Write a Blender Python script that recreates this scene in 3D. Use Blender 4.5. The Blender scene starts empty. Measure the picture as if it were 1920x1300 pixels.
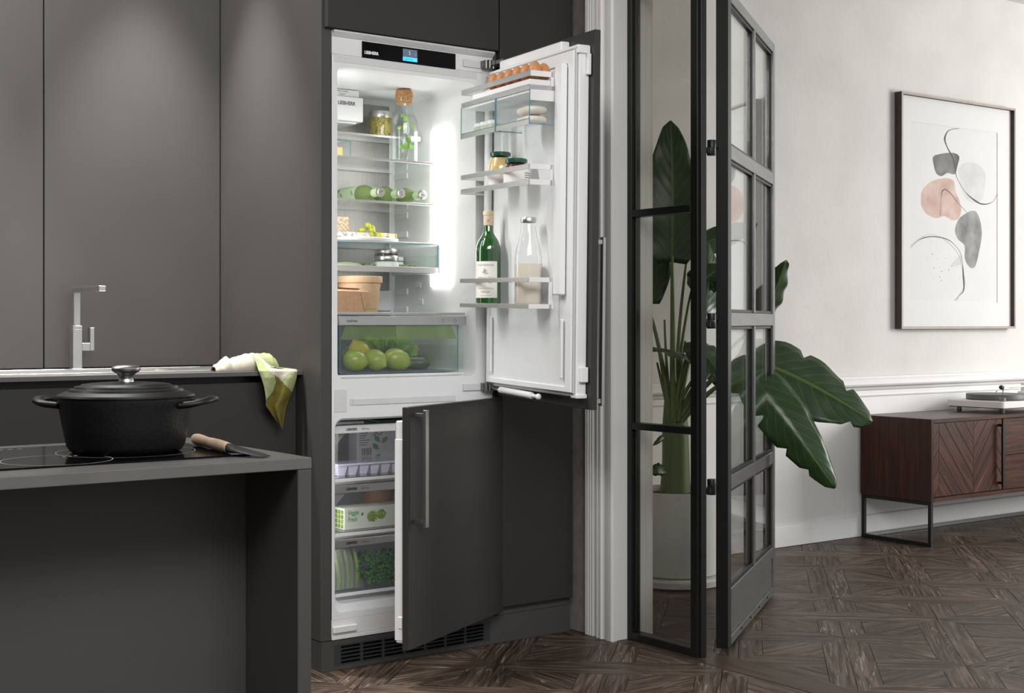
import bpy, math, random
from math import sin, cos, pi, radians as R
from mathutils import Matrix, Vector
random.seed(7)
SC = bpy.context.scene
COL = SC.collection

# ------------------------------------------------------------------ camera, world, lights, exposure
YAW = math.atan2(2627, 3540)
cam_d = bpy.data.cameras.new('camera'); cam = bpy.data.objects.new('camera', cam_d); COL.objects.link(cam)
cam.location = (0, 0, 1.03); cam.rotation_euler = (pi / 2, 0, -YAW)
cam_d.sensor_width = 36; cam_d.lens = 2627 / 1920 * 36; cam_d.shift_y = -45 / 1920
cam_d.clip_start = .05; cam_d.clip_end = 60
SC.camera = cam
W = bpy.data.worlds.new('world'); SC.world = W; W.use_nodes = True
W.node_tree.nodes['Background'].inputs[0].default_value = (.97, .985, 1, 1)
W.node_tree.nodes['Background'].inputs[1].default_value = .62
def area(name, loc, target, sx, sy, power, col=(1, 1, 1)):
    d = bpy.data.lights.new(name, 'AREA'); d.shape = 'RECTANGLE'; d.size = sx; d.size_y = sy; d.energy = power; d.color = col
    o = bpy.data.objects.new(name, d); COL.objects.link(o); o.location = loc
    o.rotation_euler = (Vector(target) - Vector(loc)).to_track_quat('-Z', 'Y').to_euler(); return o
def spot(name, loc, target, power, ang, blend=.5, rad=.03, col=(1, .97, .93)):
    d = bpy.data.lights.new(name, 'SPOT'); d.energy = power; d.spot_size = R(ang); d.spot_blend = blend; d.shadow_soft_size = rad; d.color = col
    o = bpy.data.objects.new(name, d); COL.objects.link(o); o.location = loc
    o.rotation_euler = (Vector(target) - Vector(loc)).to_track_quat('-Z', 'Y').to_euler(); return o
area('living_window_light', (8.3, 1.75, 1.6), (5.2, 4.3, 1.0), 1.5, 1.7, 135, (1, .98, .95))
area('kitchen_fill_light', (.9, .25, 2.7), (2.1, 3.6, 1.45), 2.4, 1.0, 92, (1, .985, .97))  # unseen fill panel, added to brighten the refrigerator front, upper door and island
area('ceiling_strip_light', (.45, 3.70, 2.735), (.45, 3.98, 0), 2.1, .10, 60, (1, .975, .95))
for sx in (1.73, .98): spot('ceiling_spot_light', (sx, 4.04, 2.70), (sx, 4.05, 0), 260, 50, .7)
SC.cycles.transparent_max_bounces = 28; SC.cycles.max_bounces = 7; SC.cycles.diffuse_bounces = 3; SC.cycles.glossy_bounces = 3
SC.view_settings.view_transform = 'Standard'; SC.view_settings.look = 'None'
SC.view_settings.exposure = 0.0; SC.view_settings.gamma = 1.0; SC.view_settings.use_curve_mapping = False

# ------------------------------------------------------------------ materials
MATS = {}
def nt(m):
    m.use_nodes = True; t = m.node_tree; b = t.nodes['Principled BSDF']; return t, b
def ramp(t, fac, stops):
    r = t.nodes.new('ShaderNodeValToRGB'); e = r.color_ramp.elements
    while len(e) < len(stops): e.new(.5)
    for k, (p, c) in enumerate(stops):
        e[k].position = p; e[k].color = (*c, 1) if len(c) == 3 else c
    t.links.new(fac, r.inputs[0]); return r.outputs[0]
def noise(t, scale, detail=4, vec=None, stretch=None, dist=0):
    n = t.nodes.new('ShaderNodeTexNoise'); n.inputs['Scale'].default_value = scale; n.inputs['Detail'].default_value = detail
    n.inputs['Distortion'].default_value = dist
    tc = t.nodes.new('ShaderNodeTexCoord'); v = vec or tc.outputs['Object']
    if stretch:
        mp = t.nodes.new('ShaderNodeMapping'); mp.inputs['Scale'].default_value = stretch; t.links.new(v, mp.inputs[0]); v = mp.outputs[0]
    t.links.new(v, n.inputs['Vector']); return n.outputs['Fac']
def bump(t, b, h, strength, dist=.002):
    n = t.nodes.new('ShaderNodeBump'); n.inputs['Strength'].default_value = strength; n.inputs['Distance'].default_value = dist
    t.links.new(h, n.inputs['Height']); t.links.new(n.outputs[0], b.inputs['Normal'])
def mat(name, col, rough=.5, metal=0, var=.06, vs=6, bs=0, bscale=60, bd=.002, stretch=None, coat=0, spec=.5, sss=0, emit=None, es=0):
    m = bpy.data.materials.new(name); t, b = nt(m)
    b.inputs['Roughness'].default_value = rough; b.inputs['Metallic'].default_value = metal
    b.inputs['Specular IOR Level'].default_value = spec; b.inputs['Coat Weight'].default_value = coat
    if sss:
        b.inputs['Subsurface Weight'].default_value = sss; b.inputs['Subsurface Radius'].default_value = (.01, .01, .005); b.inputs['Subsurface Scale'].default_value = .3
    if var:
        f = noise(t, vs, 4, stretch=stretch)
        c = ramp(t, f, [(.3, tuple(x * (1 - var) for x in col)), (.7, tuple(min(1, x * (1 + var)) for x in col))])
        t.links.new(c, b.inputs['Base Color'])
    else: b.inputs['Base Color'].default_value = (*col, 1)
    if bs: bump(t, b, noise(t, bscale, 3, stretch=stretch), bs, bd)
    if emit:
        b.inputs['Emission Color'].default_value = (*emit, 1); b.inputs['Emission Strength'].default_value = es
    MATS[name] = m; return m
def spotted(name, c0, c1, scale, lo=.45, hi=.55, rough=.5, detail=3, bs=0, stretch=None, dist=0):
    m = bpy.data.materials.new(name); t, b = nt(m); b.inputs['Roughness'].default_value = rough
    f = noise(t, scale, detail, stretch=stretch, dist=dist)
    t.links.new(ramp(t, f, [(lo, c0), (hi, c1)]), b.inputs['Base Color'])
    if bs: bump(t, b, f, bs, .002)
    MATS[name] = m; return m
def glass(name, tint=(1, 1, 1), ior=1.45, rough=0, edge=None, body=0, bodycol=(1, 1, 1), refl=1.0):
    """thin clear glazing: lets light through, mirrors by Fresnel"""
    m = bpy.data.materials.new(name); m.use_nodes = True; t = m.node_tree; t.nodes.clear()
    o = t.nodes.new('ShaderNodeOutputMaterial'); tr = t.nodes.new('ShaderNodeBsdfTransparent'); gl = t.nodes.new('ShaderNodeBsdfGlossy')
    gl.inputs['Roughness'].default_value = rough; gl.inputs[0].default_value = (refl, refl, refl, 1)
    f0 = ((ior - 1) / (ior + 1)) ** 2; lw0 = t.nodes.new('ShaderNodeLayerWeight'); lw0.inputs[0].default_value = .5
    pw = t.nodes.new('ShaderNodeMath'); pw.operation = 'POWER'; pw.inputs[1].default_value = 5; t.links.new(lw0.outputs['Facing'], pw.inputs[0])
    fr = t.nodes.new('ShaderNodeMath'); fr.operation = 'MULTIPLY_ADD'; fr.inputs[1].default_value = 1 - f0; fr.inputs[2].default_value = f0; t.links.new(pw.outputs[0], fr.inputs[0])
    mx = t.nodes.new('ShaderNodeMixShader')
    if edge:
        lw = t.nodes.new('ShaderNodeLayerWeight'); lw.inputs[0].default_value = .25
        c = ramp(t, lw.outputs['Facing'], [(.35, tint), (1, edge)]); t.links.new(c, tr.inputs[0])
    else: tr.inputs[0].default_value = (*tint, 1)
    base = tr.outputs[0]
    if body:
        df = t.nodes.new('ShaderNodeBsdfDiffuse'); df.inputs[0].default_value = (*bodycol, 1); m2 = t.nodes.new('ShaderNodeMixShader'); m2.inputs[0].default_value = body
        t.links.new(base, m2.inputs[1]); t.links.new(df.outputs[0], m2.inputs[2]); base = m2.outputs[0]
    t.links.new(fr.outputs[0], mx.inputs[0]); t.links.new(base, mx.inputs[1]); t.links.new(gl.outputs[0], mx.inputs[2]); t.links.new(mx.outputs[0], o.inputs[0])
    MATS[name] = m; return m
def wood(name, dark, mid, light, scale=1.0, pore=.5, rough=.45, rnd=True, ringd=6.0, porecol=None, axis=0):
    """grain runs along local X; each plank gets its own cut of the board"""
    m = bpy.data.materials.new(name); t, b = nt(m); L = t.links.new
    tc = t.nodes.new('ShaderNodeTexCoord'); mp = t.nodes.new('ShaderNodeMapping'); mp.inputs['Scale'].default_value = tuple((.85 if k == axis else 14) * scale for k in range(3))
    v = tc.outputs['Object']
    if rnd:
        oi = t.nodes.new('ShaderNodeObjectInfo'); mu = t.nodes.new('ShaderNodeVectorMath'); mu.operation = 'SCALE'
        cb = t.nodes.new('ShaderNodeCombineXYZ')
        for k, s in enumerate((37., 53., 71.)):
            q = t.nodes.new('ShaderNodeMath'); q.operation = 'MULTIPLY'; q.inputs[1].default_value = s; L(oi.outputs['Random'], q.inputs[0]); L(q.outputs[0], cb.inputs[k])
        ad = t.nodes.new('ShaderNodeVectorMath'); L(v, ad.inputs[0]); L(cb.outputs[0], ad.inputs[1]); v = ad.outputs[0]
    L(v, mp.inputs[0]); v = mp.outputs[0]
    n1 = t.nodes.new('ShaderNodeTexNoise'); n1.inputs['Scale'].default_value = .8; n1.inputs['Detail'].default_value = 3; n1.inputs['Distortion'].default_value = .6; L(v, n1.inputs[0])
    wv = t.nodes.new('ShaderNodeMath'); wv.operation = 'MULTIPLY'; wv.inputs[1].default_value = ringd * 6.28; L(n1.outputs['Fac'], wv.inputs[0])
    sn = t.nodes.new('ShaderNodeMath'); sn.operation = 'SINE'; L(wv.outputs[0], sn.inputs[0])
    n2 = t.nodes.new('ShaderNodeTexNoise'); n2.inputs['Scale'].default_value = 7; n2.inputs['Detail'].default_value = 6; L(v, n2.inputs[0])
    base = ramp(t, n2.outputs['Fac'], [(.36, dark), (.5, mid), (.68, light)])
    rg = t.nodes.new('ShaderNodeMapRange'); rg.inputs[1].default_value = .90; rg.inputs[2].default_value = 1.0; L(sn.outputs[0], rg.inputs[0])
    n3 = t.nodes.new('ShaderNodeTexNoise'); n3.inputs['Scale'].default_value = 16; n3.inputs['Detail'].default_value = 3; L(v, n3.inputs[0])
    pr = t.nodes.new('ShaderNodeMapRange'); pr.inputs[1].default_value = .44; pr.inputs[2].default_value = .62; L(n3.outputs['Fac'], pr.inputs[0])
    mm = t.nodes.new('ShaderNodeMath'); mm.operation = 'MULTIPLY'; L(rg.outputs[0], mm.inputs[0]); L(pr.outputs[0], mm.inputs[1])
    ms = t.nodes.new('ShaderNodeMath'); ms.operation = 'MULTIPLY'; ms.inputs[1].default_value = pore; L(mm.outputs[0], ms.inputs[0])
    mx = t.nodes.new('ShaderNodeMix'); mx.data_type = 'RGBA'; L(ms.outputs[0], mx.inputs['Factor']); L(base, mx.inputs['A']); mx.inputs['B'].default_value = (*(porecol or light), 1)
    c = mx.outputs['Result']
    if rnd:
        hs = t.nodes.new('ShaderNodeHueSaturation'); vr = t.nodes.new('ShaderNodeMapRange'); vr.inputs[3].default_value = .75; vr.inputs[4].default_value = 1.25
        L(oi.outputs['Random'], vr.inputs[0]); L(vr.outputs[0], hs.inputs['Value']); L(c, hs.inputs['Color']); c = hs.outputs[0]
    L(c, b.inputs['Base Color']); b.inputs['Roughness'].default_value = rough; b.inputs['Specular IOR Level'].default_value = .22
    bump(t, b, n2.outputs['Fac'], .25, .001)
    MATS[name] = m; return m
CAB = (.066, .0625, .0592)
mat('cab', CAB, .42, var=.05, vs=3, bs=.03, bscale=900, spec=.35)
mat('cab_front', (.037, .0352, .0333), .42, var=.04, vs=2, bs=.03, bscale=900, spec=.3)
mat('worktop', (.108, .103, .098), .32, var=.05, vs=20)
mat('black', (.006, .006, .007), .45)
mat('black_gloss', (.003, .003, .004), .12, var=0, spec=.12)
mat('black_metal', (.0105, .0105, .0105), .38, var=.1, vs=12, spec=.28)
mat('gray_metal', (.20, .20, .195), .34, metal=.75, var=.12, vs=5, stretch=(1, 1, 9))
mat('grille', (.03, .034, .036), .5)
mat('white', (.80, .80, .80), .32, var=.015)
mat('white_in', (.82, .83, .84), .35, var=.01)
mat('white_soft', (.70, .70, .70), .5, var=.02)
mat('gasket', (.52, .52, .52), .6)
mat('steel', (.55, .54, .52), .28, metal=1, var=.08, vs=30, stretch=(1, 1, 30))
mat('steel_h', (.54, .535, .53), .36, metal=.85, var=.06, vs=30, stretch=(1, 1, 60))
mat('steel_back', (.40, .385, .37), .48, metal=.75, var=.10, vs=40, stretch=(12, 1, .3), bs=.05, bscale=40)
mat('chrome', (.75, .75, .76), .14, metal=1, var=.02)
mat('sat', (.62, .61, .59), .3, metal=1, var=.03)
mat('plaster', (.66, .65, .63), .85, var=.06, vs=3.0, bs=.35, bscale=38, bd=.004)
mat('paint', (.78, .77, .76), .5, var=.02)
mat('casing', (.68, .67, .65), .45, var=.02)
mat('concrete', (.24, .22, .21), .85, var=.15, vs=25, bs=.3, bscale=120)
mat('ceiling', (.7, .7, .69), .9, var=.02)
mat('led', (1, 1, 1), .4, var=0, emit=(1, .99, .97), es=7.0)
mat('display', (.05, .08, .12), .3, var=0, emit=(.075, .10, .14), es=1.0)
mat('display_blue', (.05, .5, .8), .3, var=0, emit=(.06, .52, .82), es=1.0)
mat('print_white', (.75, .75, .75), .5, var=0, emit=(.5, .5, .5), es=.4)
mat('ink', (.02, .02, .025), .6, var=0)
mat('ink_gray', (.12, .12, .13), .6, var=0)
mat('paper', (.80, .78, .74), .7, var=.02)
mat('kraft', (.50, .31, .185), .75, var=.08, vs=90)
mat('kraft_light', (.56, .38, .235), .75, var=.07, vs=90)
spotted('cork', (.30, .14, .05), (.58, .33, .15), 220, .38, .6, .85, 4, .2)
spotted('mustard_pesto', (.10, .09, .01), (.42, .34, .07), 170, .38, .5, .4, 4)
mat('butter', (.85, .67, .28), .5, var=.04, sss=.2)
mat('bottle_lime', (.17, .25, .085), .12, var=.1, vs=14, coat=.8)
mat('label_green', (.52, .64, .42), .6, var=.04)
mat('capsule', (.72, .60, .42), .55, var=.03)
mat('wine_green', (.010, .075, .012), .06, var=.35, vs=9, coat=1, spec=.6)
glass('wine_glass', (.10, .62, .16), 1.5, edge=(.01, .2, .03))
mat('milk', (.78, .70, .60), .35, var=.01, coat=.6)
spotted('cheese_rind', (.45, .25, .13), (.74, .62, .46), 130, .36, .56, .8, 5, .3)
spotted('cheese_mold', (.30, .30, .27), (.76, .73, .64), 95, .36, .52, .8, 5, .3)
spotted('cheese_blue', (.05, .08, .08), (.78, .70, .48), 70, .36, .44, .6, 3)
mat('cheese_edge', (.78, .50, .18), .6, var=.1, vs=50)
mat('grape', (.50, .52, .045), .22, var=.10, vs=30, sss=.15, coat=.3)
mat('stem', (.14, .20, .03), .6)
mat('lime', (.27, .36, .03), .38, var=.2, vs=18, bs=.3, bscale=230, bd=.001, coat=.2)
mat('lemon', (.50, .43, .04), .4, var=.12, vs=18, bs=.3, bscale=230, bd=.001)
mat('lettuce', (.17, .36, .04), .45, var=.45, vs=16, bs=.3, bscale=50)
mat('cucumber', (.016, .048, .014), .35, var=.4, vs=30, bs=.25, bscale=80, stretch=(.3, 2, 2))
mat('egg', (.52, .235, .095), .45, var=.05, vs=40)
mat('mustard', (.62, .43, .16), .35, var=.05, vs=30, coat=.6)
mat('jam', (.075, .016, .01), .25, var=.2, vs=30, coat=.6)
mat('lid_green', (.01, .075, .05), .25, var=.03, coat=.5)
mat('meat', (.80, .68, .60), .4, var=.12, vs=20)
mat('cup_green', (.45, .50, .30), .5, var=.06)
mat('carton', (.74, .78, .64), .5, var=.03)
mat('carton_white', (.72, .72, .71), .5, var=.03)
spotted('romanesco', (.10, .20, .015), (.36, .52, .08), 260, .4, .62, .6, 3)
spotted('pack_paper', (.10, .045, .02), (.20, .28, .08), 120, .42, .56, .6, 3)
mat('leaf_print', (.07, .30, .05), .6, var=.15, vs=30)
mat('tub_brown', (.42, .22, .12), .5, var=.05)
mat('pea', (.035, .19, .025), .35, var=.3, vs=30)
mat('bean', (.22, .32, .10), .4, var=.2, vs=25, stretch=(3, 3, .5))
mat('ice_tray', (.68, .68, .78), .35, var=.02)
mat('dark_green', (.008, .06, .02), .15, var=.05, coat=.6)
mat('iron', (.006, .006, .006), .44, var=.1, vs=30, spec=.28, bs=.5, bscale=170, bd=.0015)
mat('iron_lid', (.006, .006, .006), .40, spec=.3, var=.1, vs=30)
mat('handle_wood', (.60, .43, .30), .55, var=.12, vs=20, stretch=(1, 6, 6))
mat('silicone', (.022, .022, .024), .5, spec=.25)
mat('line_white', (.42, .40, .38), .5, var=0)
mat('cloth_cream', (.47, .43, .365), .95, var=.08, vs=60, bs=.6, bscale=320)
mat('cloth_green', (.31, .345, .17), .95, var=.12, vs=50, bs=.6, bscale=320)
mat('cloth_olive', (.13, .105, .015), .95, var=.25, vs=40, bs=.6, bscale=320)
spotted('pot_stone', (.20, .20, .19), (.50, .49, .47), 60, .24, .34, .85, 5, .1)
mat('soil', (.02, .016, .013), .95, bs=.6, bscale=90)
mat('plant_stem', (.105, .15, .05), .5, var=.2, vs=8, stretch=(4, 4, .4))
mat('ttop_white', (.72, .70, .67), .35, var=.02)
mat('platter', (.10, .098, .095), .5, var=.05)
mat('frame_wood', (.055, .037, .028), .5, var=.2, vs=10, stretch=(2, 2, 14))
mat('frame_edge', (.34, .29, .25), .5, var=.1, vs=10)
mat('mat_board', (.70, .70, .69), .8, var=.01)
mat('art_paper', (.68, .68, .67), .8, var=.015)
spotted('art_gray', (.09, .09, .09), (.28, .28, .275), 9, .3, .7, .9, 5)
spotted('art_gray2', (.17, .17, .165), (.42, .42, .41), 9, .3, .7, .9, 5)
spotted('art_pink', (.50, .33, .28), (.64, .52, .47), 12, .3, .7, .9, 5)
spotted('art_pale', (.56, .56, .555), (.64, .64, .635), 12, .35, .65, .9, 5)
glass('pane', (.93, .94, .93), 1.5)
glass('pane_fixed', (.80, .79, .765), 1.5)
glass('shelf_glass', (.965, .985, .975), 1.45)
glass('tray_glass', (.965, .985, .985), 1.45)
glass('crisper_glass', (.955, .97, .965), 1.45, body=.005, bodycol=(.7, .78, .78))
glass('fz_glass', (.965, .965, .98), 1.45, body=.02, bodycol=(.8, .8, .88))
glass('jar_glass', (.96, .97, .97), 1.45, edge=(.55, .6, .6))
glass('water', (.93, .96, .94), 1.2, edge=(.62, .70, .66))
glass('green_reflection', (.80, .90, .62), 1.4, body=.45, bodycol=(.20, .31, .05))  # clear panel; the lettuce's green reflection is painted into its colour
glass('film', (.9, .92, .9), 1.4, rough=.15, body=.18, bodycol=(.8, .84, .78))
mat('bin_gray', (.115, .128, .145), .45, var=.04)
mat('edge_teal', (.09, .24, .29), .2, var=.05)
mat('edge_pale', (.45, .55, .55), .2, var=.05)
wood('oak_floor', (.029, .0192, .0138), (.070, .0485, .0362), (.134, .097, .073), .9, .9, .45, True, 13, (.34, .27, .215))
wood('oak_board', (.034, .021, .015), (.054, .034, .024), (.080, .053, .038), .7, .1, .42, False, 4)
wood('walnut', (.029, .0092, .0055), (.058, .0200, .0112), (.098, .037, .020), .8, .3, .36, True, 3)
wood('walnut_body', (.031, .0105, .0063), (.053, .0190, .0112), (.080, .030, .017), .7, .3, .34, False, 3)
wood('walnut_side', (.030, .0102, .0060), (.042, .0150, .0090), (.058, .0215, .0125), .7, .15, .34, False, 3, axis=2)
def leaf_material():
    m = bpy.data.materials.new('leaf'); t, b = nt(m); L = t.links.new
    tc = t.nodes.new('ShaderNodeTexCoord'); sp = t.nodes.new('ShaderNodeSeparateXYZ'); L(tc.outputs['UV'], sp.inputs[0])
    ab = t.nodes.new('ShaderNodeMath'); ab.operation = 'ABSOLUTE'; su = t.nodes.new('ShaderNodeMath'); su.operation = 'SUBTRACT'; su.inputs[1].default_value = .5; L(sp.outputs[0], su.inputs[0]); L(su.outputs[0], ab.inputs[0])
    v = t.nodes.new('ShaderNodeMath'); v.operation = 'MULTIPLY_ADD'; v.inputs[1].default_value = -.55; L(ab.outputs[0], v.inputs[0]); L(sp.outputs[1], v.inputs[2])
    w = t.nodes.new('ShaderNodeMath'); w.operation = 'MULTIPLY'; w.inputs[1].default_value = 10 * 6.283; L(v.outputs[0], w.inputs[0])
    s = t.nodes.new('ShaderNodeMath'); s.operation = 'SINE'; L(w.outputs[0], s.inputs[0])
    vein = ramp(t, s.outputs[0], [(.93, (0, 0, 0)), (1, (.5, .5, .5))])
    mid = ramp(t, ab.outputs[0], [(.012, (1, 1, 1)), (.03, (0, 0, 0))])
    mxx = t.nodes.new('ShaderNodeMix'); mxx.data_type = 'RGBA'; mxx.blend_type = 'LIGHTEN'; mxx.inputs['Factor'].default_value = 1; L(vein, mxx.inputs['A']); L(mid, mxx.inputs['B'])
    n = noise(t, 9, 4); base = ramp(t, n, [(.3, (.009, .031, .007)), (.7, (.021, .057, .013))])
    mm = t.nodes.new('ShaderNodeMix'); mm.data_type = 'RGBA'; L(mxx.outputs['Result'], mm.inputs['Factor']); L(base, mm.inputs['A']); mm.inputs['B'].default_value = (.085, .13, .035, 1)
    L(mm.outputs['Result'], b.inputs['Base Color']); b.inputs['Roughness'].default_value = .33
    bump(t, b, s.outputs[0], .12, .002)
    MATS['leaf'] = m
leaf_material()

# ------------------------------------------------------------------ mesh building
def mw(o):
    m = o.matrix_basis.copy(); p = o.parent
    while p: m = p.matrix_basis @ m; p = p.parent
    return m
class MB:
    def __init__(s): s.v = []; s.f = []; s.mi = []; s.cut = []
    def add(s, vs, fs, mi=0):
        o = len(s.v); s.cut.append((o, len(s.f))); s.v += [tuple(p) for p in vs]; s.f += [tuple(i + o for i in f) for f in fs]; s.mi += [mi] * len(fs); return s
    def box(s, x0, x1, y0, y1, z0, z1, b=.0015, mi=0):
        x0, x1 = min(x0, x1), max(x0, x1); y0, y1 = min(y0, y1), max(y0, y1); z0, z1 = min(z0, z1), max(z0, z1)
        b = min(b, (x1 - x0) * .4, (y1 - y0) * .4, (z1 - z0) * .4); X = (x0, x1); Y = (y0, y1); Z = (z0, z1)
        if b <= 0:
            vs = [(X[i], Y[j], Z[k]) for i in (0, 1) for j in (0, 1) for k in (0, 1)]
            return s.add(vs, [(0, 1, 3, 2), (4, 6, 7, 5), (0, 4, 5, 1), (2, 3, 7, 6), (0, 2, 6, 4), (1, 5, 7, 3)], mi)
        vs = []; idx = {}
        for i in (0, 1):
            for j in (0, 1):
                for k in (0, 1):
                    sx, sy, sz = (1 if i == 0 else -1), (1 if j == 0 else -1), (1 if k == 0 else -1)
                    for a in range(3):
                        idx[i, j, k, a] = len(vs)
                        vs.append((X[i] + (0 if a == 0 else sx * b), Y[j] + (0 if a == 1 else sy * b), Z[k] + (0 if a == 2 else sz * b)))
        q = lambda i, j, k, a: idx[i, j, k, a]; fs = []
        for e in (0, 1):
            r = [q(e, 0, 0, 0), q(e, 1, 0, 0), q(e, 1, 1, 0), q(e, 0, 1, 0)]; fs.append(r if e else r[::-1])
            r = [q(0, e, 0, 1), q(0, e, 1, 1), q(1, e, 1, 1), q(1, e, 0, 1)]; fs.append(r if e else r[::-1])
            r = [q(0, 0, e, 2), q(1, 0, e, 2), q(1, 1, e, 2), q(0, 1, e, 2)]; fs.append(r if e else r[::-1])
        for i in (0, 1):
            for j in (0, 1):
                r = [q(i, j, 0, 0), q(i, j, 1, 0), q(i, j, 1, 1), q(i, j, 0, 1)]; fs.append(r if i == j else r[::-1])
                r = [q(i, 0, j, 2), q(i, 1, j, 2), q(i, 1, j, 0), q(i, 0, j, 0)]; fs.append(r if i == j else r[::-1])
                r = [q(0, i, j, 1), q(1, i, j, 1), q(1, i, j, 2), q(0, i, j, 2)]; fs.append(r if i == j else r[::-1])
                for k in (0, 1):
                    r = [q(i, j, k, 0), q(i, j, k, 1), q(i, j, k, 2)]; fs.append(r if (i + j + k) % 2 == 1 else r[::-1])
        return s.add(vs, fs, mi)
    def lathe(s, prof, c=(0, 0, 0), n=32, M=None, mi=0, sx=1, sy=1):
        M = M or Matrix.Identity(4); vs = []; fs = []; rows = []
        for r, z in prof:
            if r < 1e-6: rows.append([len(vs)]); vs.append(Vector((0, 0, z)))
            else:
                rows.append(list(range(len(vs), len(vs) + n)))
                vs += [Vector((r * cos(2 * pi * k / n) * sx, r * sin(2 * pi * k / n) * sy, z)) for k in range(n)]
        for a, b in zip(rows, rows[1:]):
            for k in range(n):
                k2 = (k + 1) % n
                if len(a) == 1 and len(b) == 1: continue
                if len(a) == 1: fs.append((a[0], b[k2], b[k]))
                elif len(b) == 1: fs.append((a[k], a[k2], b[0]))
                else: fs.append((a[k], a[k2], b[k2], b[k]))
        c = Vector(c); return s.add([M @ v + c for v in vs], fs, mi)
    def tube(s, path, rad, n=10, mi=0, flat=1.0):
        P = [Vector(p) for p in path]; rad = rad if isinstance(rad, (list, tuple)) else [rad] * len(P); vs = []; fs = []; up = Vector((.123, .31, .94))
        for i, p in enumerate(P):
            d = (P[min(i + 1, len(P) - 1)] - P[max(i - 1, 0)]).normalized(); a = d.cross(up)
            if a.length < .1: a = d.cross(Vector((1, 0, 0)))
            a.normalize(); b = d.cross(a)
            vs += [p + a * (rad[i] * cos(2 * pi * k / n)) + b * (rad[i] * flat * sin(2 * pi * k / n)) for k in range(n)]
        for i in range(len(P) - 1):
            for k in range(n): fs.append((i * n + k, i * n + (k + 1) % n, (i + 1) * n + (k + 1) % n, (i + 1) * n + k))
        fs.append(tuple(range(n))[::-1]); fs.append(tuple((len(P) - 1) * n + k for k in range(n))); return s.add(vs, fs, mi)
    def ball(s, c, r, M=None, n=20, m=12, tip=0, mi=0):
        r = r if isinstance(r, (list, tuple)) else (r, r, r); M = M or Matrix.Identity(4)
        vs = [Vector((0, 0, -r[2]))]; fs = []
        for i in range(1, m):
            t = pi * i / m
            for k in range(n): vs.append(Vector((r[0] * sin(t) * cos(2 * pi * k / n), r[1] * sin(t) * sin(2 * pi * k / n), -r[2] * cos(t))))
        vs.append(Vector((0, 0, r[2])))
        for k in range(n): fs.append((0, 1 + (k + 1) % n, 1 + k))
        for i in range(m - 2):
            for k in range(n): a = 1 + i * n; fs.append((a + k, a + (k + 1) % n, a + n + (k + 1) % n, a + n + k))
        a = 1 + (m - 2) * n
        for k in range(n): fs.append((a + k, a + (k + 1) % n, len(vs) - 1))
        c = Vector(c); return s.add([M @ v + c for v in vs], fs, mi)
    def prism(s, poly, z0, z1, M=None, mi=0, ch=0):
        """poly in XY, extruded in Z (counter-clockwise)"""
        M = M or Matrix.Identity(4); n = len(poly)
        ar = sum(poly[i][0] * poly[(i + 1) % n][1] - poly[(i + 1) % n][0] * poly[i][1] for i in range(n))
        if ar < 0: poly = poly[::-1]
        vs = [(x, y, z0) for x, y in poly] + [(x, y, z1 - ch) for x, y in poly]; fs = [tuple(range(n))[::-1]]
        for i in range(n): j = (i + 1) % n; fs.append((i, j, n + j, n + i))
        if ch:
            ins = inset(poly, ch); vs += [(x, y, z1) for x, y in ins]
            for i in range(n): j = (i + 1) % n; fs.append((n + i, n + j, 2 * n + j, 2 * n + i))
            fs.append(tuple(range(2 * n, 3 * n)))
        else: fs.append(tuple(range(n, 2 * n)))
        return s.add([M @ Vector(v) for v in vs], fs, mi)
    def cell(s, outer, inner, y, yd):
        """front plate between two loops (x,z) at depth y; the inner loop runs back to yd as a wall"""
        n = len(outer); vs = [(x, y, z) for x, z in outer] + [(x, y, z) for x, z in inner] + [(x, yd, z) for x, z in inner]; fs = []
        for i in range(n):
            j = (i + 1) % n; fs.append((i, j, n + j, n + i)); fs.append((n + i, n + j, 2 * n + j, 2 * n + i))
        return s.add(vs, fs)
    def grid(s, pts, mi=None, closed=False):
        nr, nc = len(pts), len(pts[0]); vs = [p for r in pts for p in r]; o = len(s.v); s.v += [tuple(p) for p in vs]
        for i in range(nr - 1):
            for j in range(nc - 1 if not closed else nc):
                k = (j + 1) % nc; s.f.append((o + i * nc + j, o + i * nc + k, o + (i + 1) * nc + k, o + (i + 1) * nc + j)); s.mi.append(mi(i, j) if mi else 0)
        return s
    def xf(s, M): s.v = [tuple(M @ Vector(p)) for p in s.v]; return s
    def each(s, name, m, parent=None, **k):
        """one object for every separate piece"""
        c = s.cut + [(len(s.v), len(s.f))]; out = []
        for (v0, f0), (v1, f1) in zip(c, c[1:]):
            q = MB(); q.v = s.v[v0:v1]; q.f = [tuple(i - v0 for i in f) for f in s.f[f0:f1]]; q.mi = s.mi[f0:f1]; out.append(q.build(name, m, parent, **k))
        return out[0]
    def build(s, name, m, parent=None, local=False, smooth=35, top=False, uv=None):
        me = bpy.data.meshes.new(name); vs = s.v; loc = None
        if parent is not None and not local:
            I = mw(parent).inverted(); vs = [tuple(I @ Vector(p)) for p in vs]
        if parent is None and not local:
            xs = [p[0] for p in vs]; ys = [p[1] for p in vs]; zs = [p[2] for p in vs]
            loc = Vector(((min(xs) + max(xs)) / 2, (min(ys) + max(ys)) / 2, min(zs))); vs = [tuple(Vector(p) - loc) for p in vs]
        me.from_pydata(vs, [], s.f)
        for k in (m if isinstance(m, (list, tuple)) else [m]): me.materials.append(MATS[k])
        if any(s.mi): me.polygons.foreach_set('material_index', s.mi)
        if uv:
            ul = me.uv_layers.new(name='UVMap')
            for l in me.loops: ul.data[l.index].uv = uv[l.vertex_index]
        if smooth:
            me.shade_smooth(); me.set_sharp_from_angle(angle=R(smooth))
        me.update(); o = bpy.data.objects.new(name, me); COL.objects.link(o)
        if parent is not None: o.parent = parent
        if loc: o.location = loc
        return o
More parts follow.
